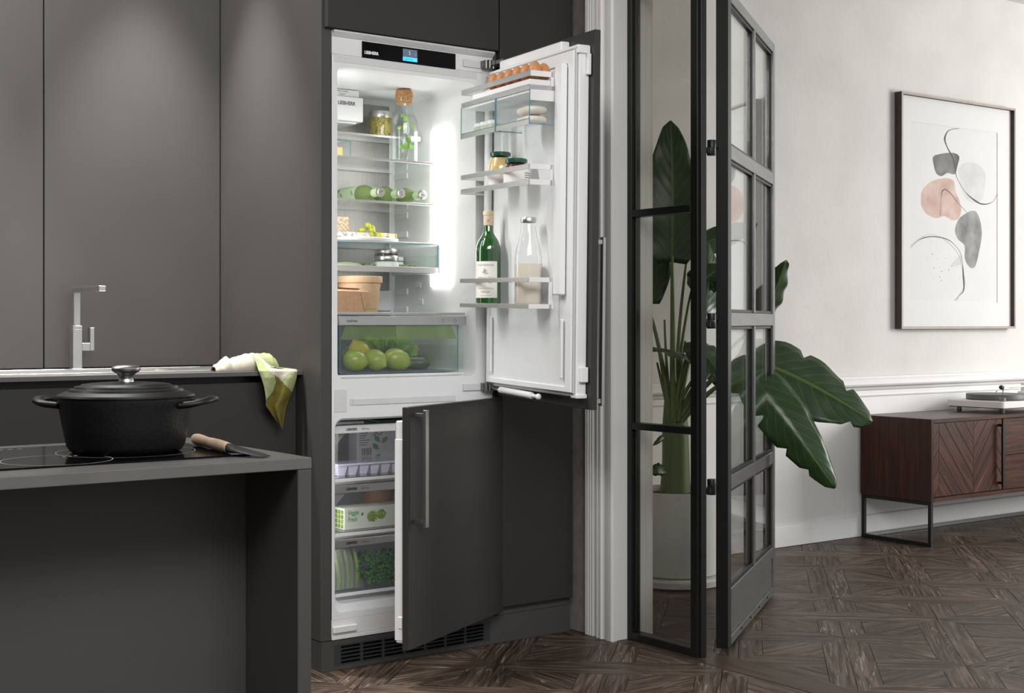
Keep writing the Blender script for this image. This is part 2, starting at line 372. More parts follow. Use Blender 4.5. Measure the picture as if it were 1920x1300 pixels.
def inset(poly, d):
    n = len(poly); out = []
    for i in range(n):
        p0, p1, p2 = Vector(poly[i - 1]), Vector(poly[i]), Vector(poly[(i + 1) % n]); e1 = (p1 - p0).normalized(); e2 = (p2 - p1).normalized()
        n1 = Vector((-e1.y, e1.x)); n2 = Vector((-e2.y, e2.x)); k = 1 + n1.dot(n2); out.append(tuple(p1 + (n1 + n2) * (d / max(k, .3))))
    return out
def B(*a, **k): return MB().box(*a, **k)
def thing(name, loc, label, cat, group=None, rz=0, M=None):
    o = bpy.data.objects.new(name, None); COL.objects.link(o); o.location = loc; o.rotation_euler = (0, 0, rz); o.empty_display_size = .05
    if M is not None: o.matrix_basis = M
    return tag(o, label, cat, group)
def tag(o, label, cat, group=None):
    o['label'] = label; o['category'] = cat
    if group: o['group'] = group
    return o
def struct(o): o['kind'] = 'structure'; return o
def dup(o, M=None, parent=None):
    c = o.copy(); COL.objects.link(c); c.parent = parent
    if M is not None: c.matrix_basis = M
    for ch in [x for x in bpy.data.objects if x.parent is o]: dup(ch, None, c)
    return c
RX = Matrix.Rotation(pi / 2, 4, 'X')
def T(x, y, z): return Matrix.Translation((x, y, z))
def text(s, size, m, parent, M, name='lettering', bold=0, local=False, align='LEFT', sx=1, shear=0):
    """flat print: M carries text space (x right, y up, z out) to the world (or to the parent when local)"""
    c = bpy.data.curves.new('t', 'FONT'); c.body = s; c.size = size; c.align_x = align; c.offset = bold * size; c.fill_mode = 'FRONT'; c.shear = shear; c.resolution_u = 3
    o = bpy.data.objects.new('t', c); COL.objects.link(o)
    me = bpy.data.meshes.new_from_object(o.evaluated_get(bpy.context.evaluated_depsgraph_get()))
    b = MB(); b.v = [tuple(M @ Vector((v.co.x * sx, v.co.y, v.co.z))) for v in me.vertices]; b.f = [tuple(p.vertices) for p in me.polygons]; b.mi = [0] * len(b.f)
    bpy.data.objects.remove(o); bpy.data.curves.remove(c); bpy.data.meshes.remove(me)
    return b.build(name, m, parent, local=local, smooth=0)
def rrect(x0, x1, z0, z1, r, k=6):
    pts = []
    for cx, cz, a0 in ((x1 - r, z1 - r, 0), (x0 + r, z1 - r, pi / 2), (x0 + r, z0 + r, pi), (x1 - r, z0 + r, 1.5 * pi)):
        for i in range(k + 1): a = a0 + pi / 2 * i / k; pts.append((cx + r * cos(a), cz + r * sin(a)))
    return pts
def rect_like(x0, x1, z0, z1, k=6):
    """rectangle loop with the same point count and order as rrect"""
    pts = []; c = ((x1, z1), (x0, z1), (x0, z0), (x1, z0))
    for i, (x, z) in enumerate(c): pts += [(x, z)] * (k + 1)
    return pts

# ------------------------------------------------------------------ floor
def clip(poly, x0, x1, y0, y1):
    def cut(ps, ax, lim, keep_less):
        out = []
        for i in range(len(ps)):
            a, b = ps[i - 1], ps[i]; ia = (a[ax] <= lim) == keep_less or a[ax] == lim; ib = (b[ax] <= lim) == keep_less or b[ax] == lim
            if ia != ib:
                t = (lim - a[ax]) / (b[ax] - a[ax]); out.append((a[0] + (b[0] - a[0]) * t, a[1] + (b[1] - a[1]) * t))
            if ib: out.append(b)
        return out
    for ax, lim, kl in ((0, x0, False), (0, x1, True), (1, y0, False), (1, y1, True)):
        poly = cut(poly, ax, lim, kl)
        if len(poly) < 3: return []
    return poly
PA, PB_, TT = .489, .4655, .108
def isect(p, d, q, e):
    den = d[0] * e[1] - d[1] * e[0]; t = ((q[0] - p[0]) * e[1] - (q[1] - p[1]) * e[0]) / den; return (p[0] + d[0] * t, p[1] + d[1] * t)
def tile_pieces(plus):
    a, b, t = PA, PB_, TT; tb = t * b / a; dp = (a, b); dm = (-a, b); out = []
    out.append(([(0, 0), (t, 0), (a, b - tb), (a, b)], dp)); out.append(([(0, 0), (a, b), (a - t, b), (0, tb)], dp))
    lo = (t, 0); P0 = isect((a, 0), dm, lo, dp); P1 = isect((a - t, 0), dm, lo, dp); P2 = isect((a, tb), dm, lo, dp)
    low = [([(a, 0), P0, P1, (a - t, 0)], dm), ([(a, 0), (a, tb), P2, P0], dm), ([(t, 0), (a - t, 0), P1], (1, 0)), ([(a, tb), (a, b - tb), P2], (0, 1))]
    out += low + [([(a - x, b - y) for x, y in p], d) for p, d in low]
    if not plus: out = [([(a - x, y) for x, y in p], (-d[0], d[1])) for p, d in out]
    return out
TP = {True: tile_pieces(True), False: tile_pieces(False)}
def cam_px(x, y):
    u = cos(YAW) * x - sin(YAW) * y; w = sin(YAW) * x + cos(YAW) * y
    if w < .3: return None
    return 960 + 2627 * u / w, 605 + 2627 * 1.03 / w
def lay(parent, ox, oy, row_plus, x0, x1, y0, y1):
    pieces = []; cache = {}
    for i in range(int((x0 - ox) // PA), int((x1 - ox) // PA) + 1):
        for j in range(int((y0 - oy) // PB_), int((y1 - oy) // PB_) + 1):
            pl = (j % 2 == 0) == row_plus
            for k, (poly, d) in enumerate(TP[pl]):
                w = [(x + ox + i * PA, y + oy + j * PB_) for x, y in poly]; q = clip(w, x0, x1, y0, y1)
                if len(q) < 3: continue
                ar = abs(sum(q[n - 1][0] * q[n][1] - q[n][0] * q[n - 1][1] for n in range(len(q)))) / 2
                if ar < 2e-4: continue
                cx = sum(p[0] for p in q) / len(q); cy = sum(p[1] for p in q) / len(q); px = cam_px(cx, cy)
                if px is None or not (-900 < px[0] < 2900 and px[1] < 1900): continue
                vis = 560 < px[0] < 1990 and px[1] < 1345
                full = q == w or len(q) == len(w) and max(abs(a[0] - b[0]) + abs(a[1] - b[1]) for a, b in zip(q, w)) < 1e-6
                pieces.append((not vis, px[1] * -1, pl, k, q, d, full, i, j))
    pieces.sort(key=lambda p: p[:2]); rest = MB(); shown = 0
    I = mw(parent).inverted()
    for out, _, pl, k, q, d, full, i, j in pieces:
        h = random.uniform(-.0004, .0001); ar2 = sum(q[n - 1][0] * q[n][1] - q[n][0] * q[n - 1][1] for n in range(len(q))); q = inset(q if ar2 > 0 else q[::-1], .0007)
        if out or shown >= 300: rest.prism(q, -.012, h, ch=.0005); continue
        shown += 1; a = math.atan2(d[1], d[0]); cx = sum(p[0] for p in q) / len(q); cy = sum(p[1] for p in q) / len(q)
        key = (pl, k) if full else None; ca, sa = cos(-a), sin(-a)
        if key in cache: me = cache[key]; o = bpy.data.objects.new('plank', me); COL.objects.link(o)
        else:
            loc = [((x - cx) * ca - (y - cy) * sa, (x - cx) * sa + (y - cy) * ca) for x, y in q]
            o = MB().prism(loc, -.012, 0, ch=.0005).build('plank', 'oak_floor', local=True, smooth=0)
            if key: cache[key] = o.data
        o.parent = parent; o.location = I @ Vector((cx, cy, h)); o.rotation_euler = (0, 0, a)
    if rest.f:
        o = rest.build('outer_planks', 'oak_floor', parent, smooth=0); o['kind'] = 'stuff'
fl_k = struct(B(-3.2, 3.0, -3.2, 4.6, -.06, -.012, b=0).build('floor', 'oak_board'))
fl_l = struct(B(3.0, 9.2, -3.2, 4.6, -.06, -.012, b=0).build('floor', 'oak_board'))
lay(fl_k, 2.475, 3.42, True, -1.0, 2.987, 1.0, 4.3)
lay(fl_l, 3.598, 3.03, False, 3.112, 9.0, 1.0, 4.44)
th = MB().box(-.9, .9, -.061, .061, -.012, .001, b=.001).build('threshold_board', 'oak_board', local=True)
th.parent = fl_l; th.location = mw(fl_l).inverted() @ Vector((3.0495, 2.545, 0)); th.rotation_euler = (0, 0, pi / 2)

# ------------------------------------------------------------------ walls, ceiling, trim
YB = 4.325
wb = struct(B(-3.2, 2.965, YB + .022, YB + .12, 0, 2.75, b=0).build('wall_back', 'concrete'))
for x0, x1 in ((-.76, .12), (.124, 1.412), (1.4165, 1.999)):
    B(x0, x1, YB, YB + .022, .889, 2.75, b=.0015).build('panel', 'cab', wb)
struct(B(2.965, 3.11, 3.44, 4.44, 0, 2.75, b=0).build('wall_partition', 'concrete'))
B(3.108, 3.1115, 3.44, 4.43, 0, 2.75, b=0).build('living_side_plaster', 'plaster', bpy.data.objects['wall_partition'])
wl = struct(B(3.11, 9.2, 4.43, 4.55, 0, 2.75, b=0).build('wall_living', 'plaster'))
B(3.1115, 9.2, 4.426, 4.43, 0, .74, b=0).build('dado_panel', 'paint', wl)
def strip_x(prof, x0, x1, y):
    """profile (out, z) run along X, standing out from a wall at y"""
    n = len(prof); vs = [(x0, y - o, z) for o, z in prof] + [(x1, y - o, z) for o, z in prof]
    return MB().add(vs, [(i, (i + 1) % n, n + (i + 1) % n, n + i) for i in range(n)] + [tuple(range(n))[::-1], tuple(range(n, 2 * n))])
struct(strip_x([(0, .672), (.006, .672), (.008, .678), (.005, .684), (.005, .700), (.012, .706), (.016, .716), (.034, .724), (.038, .732), (.038, .748), (.030, .756), (.018, .760), (.012, .768), (.004, .770), (0, .770)], 3.112, 9.2, 4.4262).build('trim_chair_rail', 'paint', smooth=25))
struct(strip_x([(0, .002), (.016, .002), (.016, .088), (.013, .097), (.006, .101), (0, .102)], 3.112, 9.2, 4.4262).build('baseboard_living', 'paint', smooth=25))
# fluted casing on the end of the partition
def strip_z(poly, z0, z1): return MB().prism(poly, z0, z1)
prof = [(2.9655, 3.575), (2.954, 3.575), (2.950, 3.571), (2.950, 3.566)]
y = 3.566
for k in range(3): prof += [(2.953, y - .002), (2.953, y - .006), (2.948, y - .008), (2.948, y - .011)]; y -= .012
prof += [(2.9555, y - .001), (2.955, y - .010), (2.950, y - .018), (2.945, y - .022), (2.945, y - .027), (2.951, y - .030), (2.951, y - .034), (2.942, y - .041), (2.942, y - .048), (2.949, y - .052), (2.950, y - .060), (2.945, y - .072), (2.945, 3.434), (2.951, 3.428), (2.9655, 3.428)]
cs = struct(strip_z(prof, .001, 2.14).build('trim_casing', 'casing', smooth=25))
struct(B(2.966, 3.1095, 3.432, 3.4398, .001, 2.14, b=.001).build('trim_jamb', 'casing'))
struct(strip_z([(3.112, 3.436), (3.128, 3.436), (3.132, 3.441), (3.132, 3.455), (3.124, 3.463), (3.124, 3.50), (3.13, 3.507), (3.13, 3.545), (3.112, 3.55)], .001, 2.14).build('trim_living_casing', 'casing', smooth=25))
struct(B(2.965, 3.11, .2, 3.4395, 2.20, 2.75, b=0).build('wall_header', 'plaster'))
struct(B(-3.3, -3.2, -3.2, 4.55, 0, 2.75, b=0).build('wall_left_blocker', 'concrete'))  # unseen wall, added to keep world light off left-facing sides
ce = struct(B(-3.2, 9.2, .9, 4.55, 2.75, 2.85, b=0).build('ceiling', 'ceiling'))
for x, yy in ((1.71, 4.03), (.98, 4.03), (2.45, 2.55)):
    MB().lathe([(.052, 0), (.052, -.006), (.044, -.008), (.038, -.004), (.036, 0)], (x, yy, 2.7499), 24).build('downlight_ring', 'sat', ce)

# ------------------------------------------------------------------ tall unit round the refrigerator
Y0 = 3.638
t = thing('refrigerator_cabinet', (2.3, 3.95, .09), 'tall dark grey housing cabinet built around the open white refrigerator', 'cabinet')
B(2.001, 2.036, Y0, YB, .0905, 2.75).build('side_panel', 'cab', t)
B(2.622, 2.638, Y0, YB, .0905, 2.75).build('side_panel', 'cab', t)
B(2.037, 2.621, Y0 + .004, YB, 1.8955, 1.915, b=0).build('shelf_panel', 'cab', t)
B(2.010, 2.6315, 3.616, 3.636, 1.897, 2.75, b=.002).build('door', 'cab_front', t)
t = thing('narrow_tall_cabinet', (2.79, 3.95, .09), 'narrow full-height dark grey cabinet between the refrigerator and the white casing', 'cabinet')
B(2.640, 2.938, Y0, YB, .0905, 2.75, b=0).build('carcass', 'cab', t)
B(2.637, 2.936, 3.616, 3.636, .118, 2.75, b=.002).build('door', 'cab_front', t)
t = thing('plinth', (2.47, 3.65, 0), 'dark grey plinth board under the tall cabinets with a ventilation grille', 'plinth')
def with_hole(x0, x1, z0, z1, hx0, hx1, hz0, hz1, ya, yb):
    m = MB(); m.box(x0, hx0, ya, yb, z0, z1, b=0); m.box(hx1, x1, ya, yb, z0, z1, b=0); m.box(hx0, hx1, ya, yb, z0, hz0, b=0); m.box(hx0, hx1, ya, yb, hz1, z1, b=0); return m
GX0, GX1, GZ0, GZ1 = 2.046, 2.612, .012, .074
with_hole(2.003, 2.940, .0005, .089, GX0, GX1, GZ0, GZ1, Y0 + .001, Y0 + .021).build('board', 'cab', t)
m = MB(); m.box(2.003, 2.020, Y0 + .022, YB - .3, .0005, .089, b=0); m.box(2.924, 2.940, Y0 + .022, YB - .3, .0005, .089, b=0); m.each('return_board', 'cab', t)
g = MB(); nx, nz = 7, 5; mx_, mz_ = .019, .003
cw = (GX1 - GX0 - 2 * mx_) / nx; chh = (GZ1 - GZ0 - 2 * mz_) / nz
for i in range(nx):
    for j in range(nz):
        x0 = GX0 + mx_ + i * cw; z0 = GZ0 + mz_ + j * chh
        ox0 = x0 - (mx_ if i == 0 else 0); ox1 = x0 + cw + (mx_ if i == nx - 1 else 0); oz0 = z0 - (mz_ if j == 0 else 0); oz1 = z0 + chh + (mz_ if j == nz - 1 else 0)
        r = chh * .36
        g.cell(rect_like(ox0, ox1, oz0, oz1, 4), rrect(x0 + .004, x0 + cw - .004, z0 + chh / 2 - r, z0 + chh / 2 + r, r * .98, 4), Y0 + .002, Y0 + .02)
gr = g.build('ventilation_grille', 'grille', t, smooth=30)
B(GX0 - .01, GX1 + .01, Y0 + .03, Y0 + .034, .004, .084, b=0).build('grille_backing', 'black', t)

# ------------------------------------------------------------------ refrigerator
fr = thing('refrigerator', (2.33, 3.9, .092), 'open white built-in refrigerator freezer filled with food, doors ajar', 'refrigerator')
FX0, FX1 = 2.037, 2.6215
CX0, CX1, CZ0, CZ1, CYB = 2.056, 2.556, .862, 1.790, 4.142
ZX0, ZX1, ZZ0, ZZ1 = 2.060, 2.552, .190, .738
m = MB(); inn = rrect(CX0, CX1, CZ0, CZ1, .022)
m.cell(rect_like(FX0, FX1, .750, 1.824), inn, Y0, CYB - .02)
n0 = len(m.v); m.add([(x, CYB, z) for x, z in inset([(x, z) for x, z in inn], .02)], [tuple(range(len(inn)))])
lp = len(inn); a0 = len(m.v) - lp
m.f += [(2 * lp + i, 2 * lp + (i + 1) % lp, a0 + (i + 1) % lp, a0 + i) for i in range(lp)]; m.mi += [0] * lp
m.build('inner_liner', 'white_in', fr, smooth=40)
m = MB(); rim = rrect(2.046, 2.570, .168, .745, .03); inn = rrect(ZX0, ZX1, ZZ0, ZZ1, .028); lp = len(inn)
m.cell(rect_like(FX0, FX1, .150, .750), rim, Y0, Y0 + .012)
b0 = len(m.v) - lp; m.add([(x, Y0 + .022, z) for x, z in inn] + [(x, 4.10, z) for x, z in inn], [tuple(range(lp, 2 * lp))])
a0 = len(m.v) - 2 * lp
m.f += [(b0 + i, b0 + (i + 1) % lp, a0 + (i + 1) % lp, a0 + i) for i in range(lp)] + [(a0 + i, a0 + (i + 1) % lp, a0 + lp + (i + 1) % lp, a0 + lp + i) for i in range(lp)]; m.mi += [0] * 2 * lp
m.build('freezer_liner', 'white_in', fr, smooth=40)
m = MB(); m.box(FX0, FX1, Y0, Y0 + .02, .104, .1495, b=.001); m.box(FX0, FX1, Y0 - .004, Y0 + .03, .0915, .1035, b=.001); m.build('base_rail', 'white', fr)
B(2.0385, 2.118, Y0 - .012, Y0 - .0005, .112, .132, b=.002).build('hinge_cover', 'white', fr)
m = MB(); m.box(FX0, FX1, Y0 - .001, Y0 + .03, 1.8245, 1.876, b=.001); m.build('head_panel', 'white', fr)
m = MB(); m.add([(FX0, Y0 - .001, 1.8765), (FX0, Y0 - .016, 1.889), (FX0, Y0 - .014, 1.894), (FX0, Y0 + .02, 1.894), (FX0, Y0 + .02, 1.8765), (FX1, Y0 - .001, 1.8765), (FX1 - .0, Y0 - .016, 1.889), (FX1, Y0 - .014, 1.894), (FX1, Y0 + .02, 1.894), (FX1, Y0 + .02, 1.8765)],
      [(0, 5, 6, 1), (1, 6, 7, 2), (2, 7, 8, 3), (3, 8, 9, 4), (4, 9, 5, 0), (0, 1, 2, 3, 4), (9, 8, 7, 6, 5)]); m.build('top_trim', 'white_soft', fr, smooth=20)
cp = B(2.139, 2.4775, Y0 - .0035, Y0 + .002, 1.8245, 1.873, b=.0008).build('control_panel', 'black_gloss', fr)
B(2.282, 2.334, Y0 - .0042, Y0 - .0035, 1.8425, 1.867, b=0).build('display', 'display', cp)
B(2.282, 2.334, Y0 - .0042, Y0 - .0035, 1.8305, 1.8425, b=0).build('display_bar', 'display_blue', cp)
text('LIEBHERR', .0125, 'print_white', cp, T(2.1465, Y0 - .0038, 1.8365) @ RX, bold=.035, sx=.92)
text('5', .017, 'print_white', cp, T(2.3025, Y0 - .0045, 1.850) @ RX, sx=.85)
text('°C', .006, 'print_white', cp, T(2.324, Y0 - .0045, 1.850) @ RX)
text('SuperCool', .007, 'ink', cp, T(2.285, Y0 - .0045, 1.834) @ RX)
text('*', .009, 'print_white', cp, T(2.324, Y0 - .0045, 1.8315) @ RX)
B(2.045, 2.56, Y0 - .0012, Y0 + .001, 1.802, 1.822, b=.0006).build('head_strip', 'white_soft', fr)
B(2.046, 2.088, Y0 - .002, Y0 + .001, .764, .832, b=.001).build('cover_plate', 'white_soft', fr)
m = MB(); m.box(2.108, 2.478, Y0 - .0035, Y0 + .001, .783, .802, b=.001); m.box(2.098, 2.107, Y0 - .002, Y0 + .001, .783, .802, b=.001); m.build('damper_slot', 'white_soft', fr)
# interior fittings
B(2.064, 2.546, CYB - .006, CYB - .0008, 1.142, 1.775, b=.0005).build('back_panel', 'steel_back', fr)
m = MB(); m.box(2.064, 2.546, CYB - .016, CYB - .0008, 1.070, 1.140, b=.003); m.build('air_duct', 'white_in', fr)
B(2.44, 2.47, CYB - .017, CYB - .0155, 1.09, 1.112, b=0).build('duct_outlet', 'gasket', fr)
B(2.5475, 2.5555, 3.772, 3.89, 1.148, 1.665, b=.003).build('light_column', 'led', fr)
B(2.0565, 2.0605, 3.70, 3.80, 1.08, 1.74, b=.001).build('light_column', 'led', fr)  # second column, added out of view to brighten the right wall and door
B(2.0603, 2.0645, 3.705, 3.735, .24, .68, b=.0005).build('freezer_fill_light', 'led', fr)  # unseen glowing strip added to brighten the freezer
for z in (1.66, 1.60, 1.545, 1.49, 1.41, 1.345, 1.28, 1.15, 1.09):
    B(2.5500, 2.5558, 4.035, 4.118, z - .026, z - .004, b=.003).build('shelf_rest', 'white_in', fr)
    if 1.2 < z < 1.66: B(2.5425, 2.5472, 3.79, 3.87, z - .03, z - .0275, b=.001).build('shelf_rest', 'white_in', fr)
for yy, z in ((3.97, 1.155), (3.955, 1.10), (3.70, 1.10)): B(2.553, 2.5558, yy - .014, yy + .014, z - .009, z + .009, b=.001).build('wall_clip', 'white_in', fr)
def shelf(z, yf, yb=4.125, x0=2.058, x1=2.545):
    s = B(x0, x1, yf, yb, z - .004, z, b=.0008).build('shelf', 'shelf_glass', fr)
    B(x0, x1, yf - .004, yf, z - .0065, z + .001, b=.0008).build('shelf_trim', 'steel_h', s)
    B(x0, x1, yb, yb + .004, z - .005, z + .006, b=.0008).build('shelf_back_rail', 'white_in', s)
    return s
s1 = shelf(1.652, 4.0, 4.125); B(2.505, 2.546, 3.94, 3.996, 1.634, 1.652, b=.003).build('shelf_arm', 'white_in', s1)
shelf(1.549, 3.81); shelf(1.4145, 3.81); shelf(1.287, 3.81); shelf(1.0605, 3.685)
fc = MB()
fc.box(2.058, 2.344, 3.975, 4.13, 1.686, 1.7655, b=.003); fc.box(2.058, 2.332, 3.982, 4.13, 1.7655, 1.7885, b=.002)
fc = fc.build('fan_cover', 'white', fr)
B(2.07, 2.325, 3.985, 4.12, 1.679, 1.6858, b=.002).build('air_outlet', 'white_soft', fc)
text('LIEBHERR', .0165, 'ink_gray', fc, T(2.2485, 3.9745, 1.7375) @ RX, bold=.035, sx=.92)
text('PowerCooling', .0095, 'ink_gray', fc, T(2.2445, 3.9815, 1.7795) @ RX, sx=.8)
text('FreshAir', .0078, 'ink_gray', fc, T(2.258, 3.9815, 1.7705) @ RX, sx=.8)
# hanging tray
def tray(name, x0, x1, yf, yb, z0, z1, gl='tray_glass', edge='edge_teal'):
    r = B(x0, x1, yf + .003, yb, z0, z0 + .003, b=.0005).build(name, gl, fr)
    m = MB(); m.box(x0, x1, yf, yf + .003, z0, z1, b=.0005); m.build('front_pane', gl, r)
    m = MB(); m.box(x0, x0 + .003, yf + .003, yb, z0, z1 * .5 + z0 * .5 + .01, b=.0005); m.box(x1 - .003, x1, yf + .003, yb, z0, z1 * .5 + z0 * .5 + .01, b=.0005); m.each('side_pane', gl, r)
    m = MB(); m.box(x0 - .0006, x0 + .0008, yf - .0012, yf, z0, z1, b=0); m.box(x1 - .002, x1 + .0008, yf - .0012, yf, z0, z1, b=0); m.box(x0, x1, yf - .0012, yf, z1 - .0016, z1 + .0006, b=0); m.box(x0, x1, yf - .0012, yf, z0, z0 + .0016, b=0); m.build('pane_edge', edge, r)
    return r
tr = tray('hanging_tray', 2.066, 2.524, 3.806, 4.10, 1.1985, 1.282)
B(2.064, 2.525, 3.803, 3.8065, 1.190, 1.2085, b=.0006).build('tray_rail', 'steel_h', tr)
B(2.5265, 2.5465, 3.80, 4.10, 1.190, 1.281, b=.002).build('tray_bracket', 'white_in', tr)
# crisper
cr = tray('vegetable_drawer', 2.100, 2.530, 3.700, 4.07, .874, 1.022, 'crisper_glass')
rl = B(2.093, 2.5565, 3.692, 3.698, 1.022, 1.0495, b=.0008).build('handle_rail', 'steel_h', cr)
text('EasyFresh', .0115, 'ink', cr, T(2.119, 3.6915, 1.0315) @ RX, sx=.8)
for x, n_ in ((2.468, 6), (2.489, 3), (2.513, 8)):
    m = MB(); M = T(x, 3.6916, 1.036) @ RX; ring = [(.0058 * cos(2 * pi * k / n_ + .5), .0058 * sin(2 * pi * k / n_ + .5)) for k in range(n_)]
    if n_ == 3: ring = [(-.004, -.006), (-.0005, -.003), (.006, .006), (.001, .003)]
    ii = [(a * .8, b * .8) for a, b in ring]; k_ = len(ring)
    m.add([M @ Vector((a, b, 0)) for a, b in ring + ii], [(i, (i + 1) % k_, k_ + (i + 1) % k_, k_ + i) for i in range(k_)]); m.build('food_icon', 'ink_gray', cr, smooth=0)
m = MB(); m.add([(2.122, 3.7035, 1.0215), (2.508, 3.7035, 1.0215), (2.528, 3.7035, .978), (2.103, 3.7035, .978), (2.103, 3.7035, .99)], [(0, 3, 2, 1)]); m.build('inner_screen', 'green_reflection', cr, smooth=0)
m = MB(); m.box(2.0945, 2.0975, 3.70, 4.07, .874, 1.021, b=.0005); m.box(2.552, 2.555, 3.70, 4.07, .88, 1.021, b=.0005); m.each('outer_side', 'crisper_glass', cr)
B(2.060, 2.552, 3.69, 4.10, .8625, .8715, b=.002).build('drawer_runner', 'white_soft', cr)
B(2.104, 2.526, 4.066, 4.0695, .8775, 1.02, b=.0005).build('bin_back', 'bin_gray', cr)
B(2.104, 2.526, 3.705, 4.0655, .8771, .8774, b=0).build('bin_floor', 'bin_gray', cr)
# freezer drawers
for zt, zb in ((.7195, .556), (.5395, .392), (.377, .211)):
    d = B(2.066, 2.546, 3.692, 4.08, zb, zb + .006, b=.001).build('freezer_drawer', 'fz_glass', fr)
    B(2.066, 2.546, 3.692, 3.695, zb, zt - .024, b=.0006).build('front_pane', 'fz_glass', d)
    B(2.066, 2.546, 3.684, 3.697, zt - .024, zt, b=.002).build('handle_rail', 'white_soft' if zt > .7 else 'steel', d)
    B(2.066, 2.546, 3.685, 3.6915, zb - .006, zb + .004, b=.001).build('lower_lip', 'white', d)
    m = MB(); m.box(2.066, 2.069, 3.697, 4.08, zb + .006, zt, b=0); m.box(2.543, 2.546, 3.697, 4.08, zb + .006, zt, b=0); m.each('side_pane', 'fz_glass', d)
    m = MB(); m.add([(2.070, 3.6965, zt - .026), (2.116, 3.6965, zt - .026), (2.078, 3.6965, zt - .066), (2.074, 3.6965, zt - .066)], [(0, 3, 2, 1)]); m.build('corner_screen', 'film', d, smooth=0)
    text('LIEBHERR', .0105, 'ink', d, T(2.112, 3.6835, zt - .0155) @ RX, bold=.035, sx=.86)
    text('NoFrost', .0105, 'ink_gray', d, T(2.165, 3.6835, zt - .0155) @ RX, sx=.75)
    if zb > .3: B(2.066, 2.546, 3.70, 4.09, zb - .0145, zb - .0085, b=.001).build('drawer_runner', 'gasket', d)
B(2.225, 2.54, 3.70, 3.95, .7215, .7295, b=.003).build('cooling_tray', 'dark_green', fr)
m = MB(); m.box(2.07, 2.19, 3.71, 3.95, .7215, .7285, b=.001); m.build('compartment_plate', 'gasket', fr)

# ------------------------------------------------------------------ the two doors (u from hinge, v inward, z)
HG = (2.632, 3.622)
def D(m, u0, u1, v0, v1, z0, z1, b=.0015): return m.box(u0, u1, -v1, -v0, z0, z1, b=b)
def DB(*a, **k): return D(MB(), *a, **k)
def door_matrix(ang, tilt):
    return T(HG[0], HG[1], 0) @ Matrix.Rotation(pi + ang, 4, 'Z') @ T(0, 0, 1.3) @ Matrix.Rotation(tilt, 4, 'Y') @ T(0, 0, -1.3)
A1 = R(80.4); DM = door_matrix(A1, .020)
fd = DB(.004, .6, -.020, 0, .7945, 1.866, b=.0015).build('refrigerator_door', 'cab_front', local=True)
fd.parent = fr; fd.matrix_basis = mw(fr).inverted() @ DM
def dpt(u, v, z, M=None): return (M or DM) @ Vector((u, -v, z))
L_ = dict(local=True)
m = MB(); D(m, .012, .574, .001, .034, .830, 1.822, b=.003); m.build('door_body', 'white', fd, **L_)
m = MB(); D(m, .012, .568, .034, .040, .838, 1.815, b=.003); m.build('gasket', 'gasket', fd, **L_)
# inner face: a frame round a shallow recess
m = MB(); D(m, .016, .036, .040, .0465, .842, 1.81); D(m, .53, .562, .040, .0465, .842, 1.81); D(m, .036, .53, .040, .0465, .842, .858); D(m, .036, .53, .040, .0465, 1.775, 1.81); D(m, .036, .53, .040, .042, .858, 1.775, b=0); m.build('inner_face', 'white_in', fd, **L_)
m = MB(); D(m, .486, .532, .0465, .066, 1.118, 1.775, b=.004); D(m, .022, .052, .0465, .063, 1.10, 1.765, b=.004); m.each('side_rib', 'white_in', fd, **L_)
m = MB(); D(m, .05, .062, .0465, .052, .875, 1.05, b=.002); D(m, .508, .52, .0465, .052, .88, 1.05, b=.002); m.each('lower_rib', 'white_in', fd, **L_)
m = MB(); D(m, .06, .46, .001, .030, 1.823, 1.852, b=.003); m.build('top_rail', 'white', fd, **L_)
m = MB(); D(m, .012, .578, .001, .042, 1.8145, 1.824, b=.002); D(m, .555, .58, .001, .040, 1.80, 1.8225, b=.002); m.build('top_cap', 'white', fd, **L_)
m = MB(); D(m, .545, .58, .001, .036, .826, .838, b=.002); m.build('bottom_cap', 'white', fd, **L_)
for z0, z1, uo in ((1.74, 1.80, .588), (.872, .915, .588)):
    DB(.560, uo, .002, .014 if z0 > 1 else .026, z0, z1, b=.002).build('edge_clip', 'white', fd, **L_)
m = MB(); D(m, .557, .573, -.060, -.050, .803, 1.285, b=.001); m2 = MB(); D(m2, .560, .570, -.050, -.020, .81, .824, b=.001); D(m2, .560, .570, -.050, -.020, 1.264, 1.278, b=.001)
h = m.build('handle', 'steel', fd, **L_); m2.each('handle_post', 'steel', fd, **L_)
U0, U1, VR = .022, .482, .143
def rack(z0, z1, zu0, zu1, floor=True, name='rack_rail'):
    m = MB()
    for a, b in ((z0, z1), (zu0, zu1)):
        D(m, U0, U1, VR - .003, VR, a, b, b=.0006)
    r = m.each(name, 'steel_h', fd, **L_)
    m = MB()
    for a, b in ((z0, z1), (zu0, zu1)):
        D(m, U1 - .003, U1 + .001, .066, VR - .003, a, b, b=.0006); D(m, U0 - .001, U0 + .003, .05, VR - .003, a, b, b=.0006)
    D(m, U1 - .003, U1 + .001, .060, .075, z0, zu1, b=.0006); D(m, U0 - .001, U0 + .003, .048, .062, z0, zu1, b=.0006)
    m.each('rack_end', 'white', fd, **L_)
    if floor: DB(U0 + .003, U1 - .003, .05, VR - .003, z0 + .003, z0 + .007, b=.0006).build('rack_floor', 'tray_glass', fd, **L_)
rack(1.432, 1.448, 1.477, 1.492)
rack(1.079, 1.092, 1.155, 1.1685)
rack(1.702, 1.716, 1.741, 1.757, False)
m = MB(); D(m, .10, U1 - .004, .05, VR - .001, 1.7165, 1.733, b=.002); m.build('egg_tray', 'white', fd, **L_)
m = MB(); D(m, U1 - .003, U1 + .001, .05, VR - .003, 1.672, 1.7165, b=.0006); D(m, U0 + .003, U1 - .004, .05, VR - .003, 1.695, 1.7015, b=.0006); m.build('shelf_apron', 'white', fd, **L_)
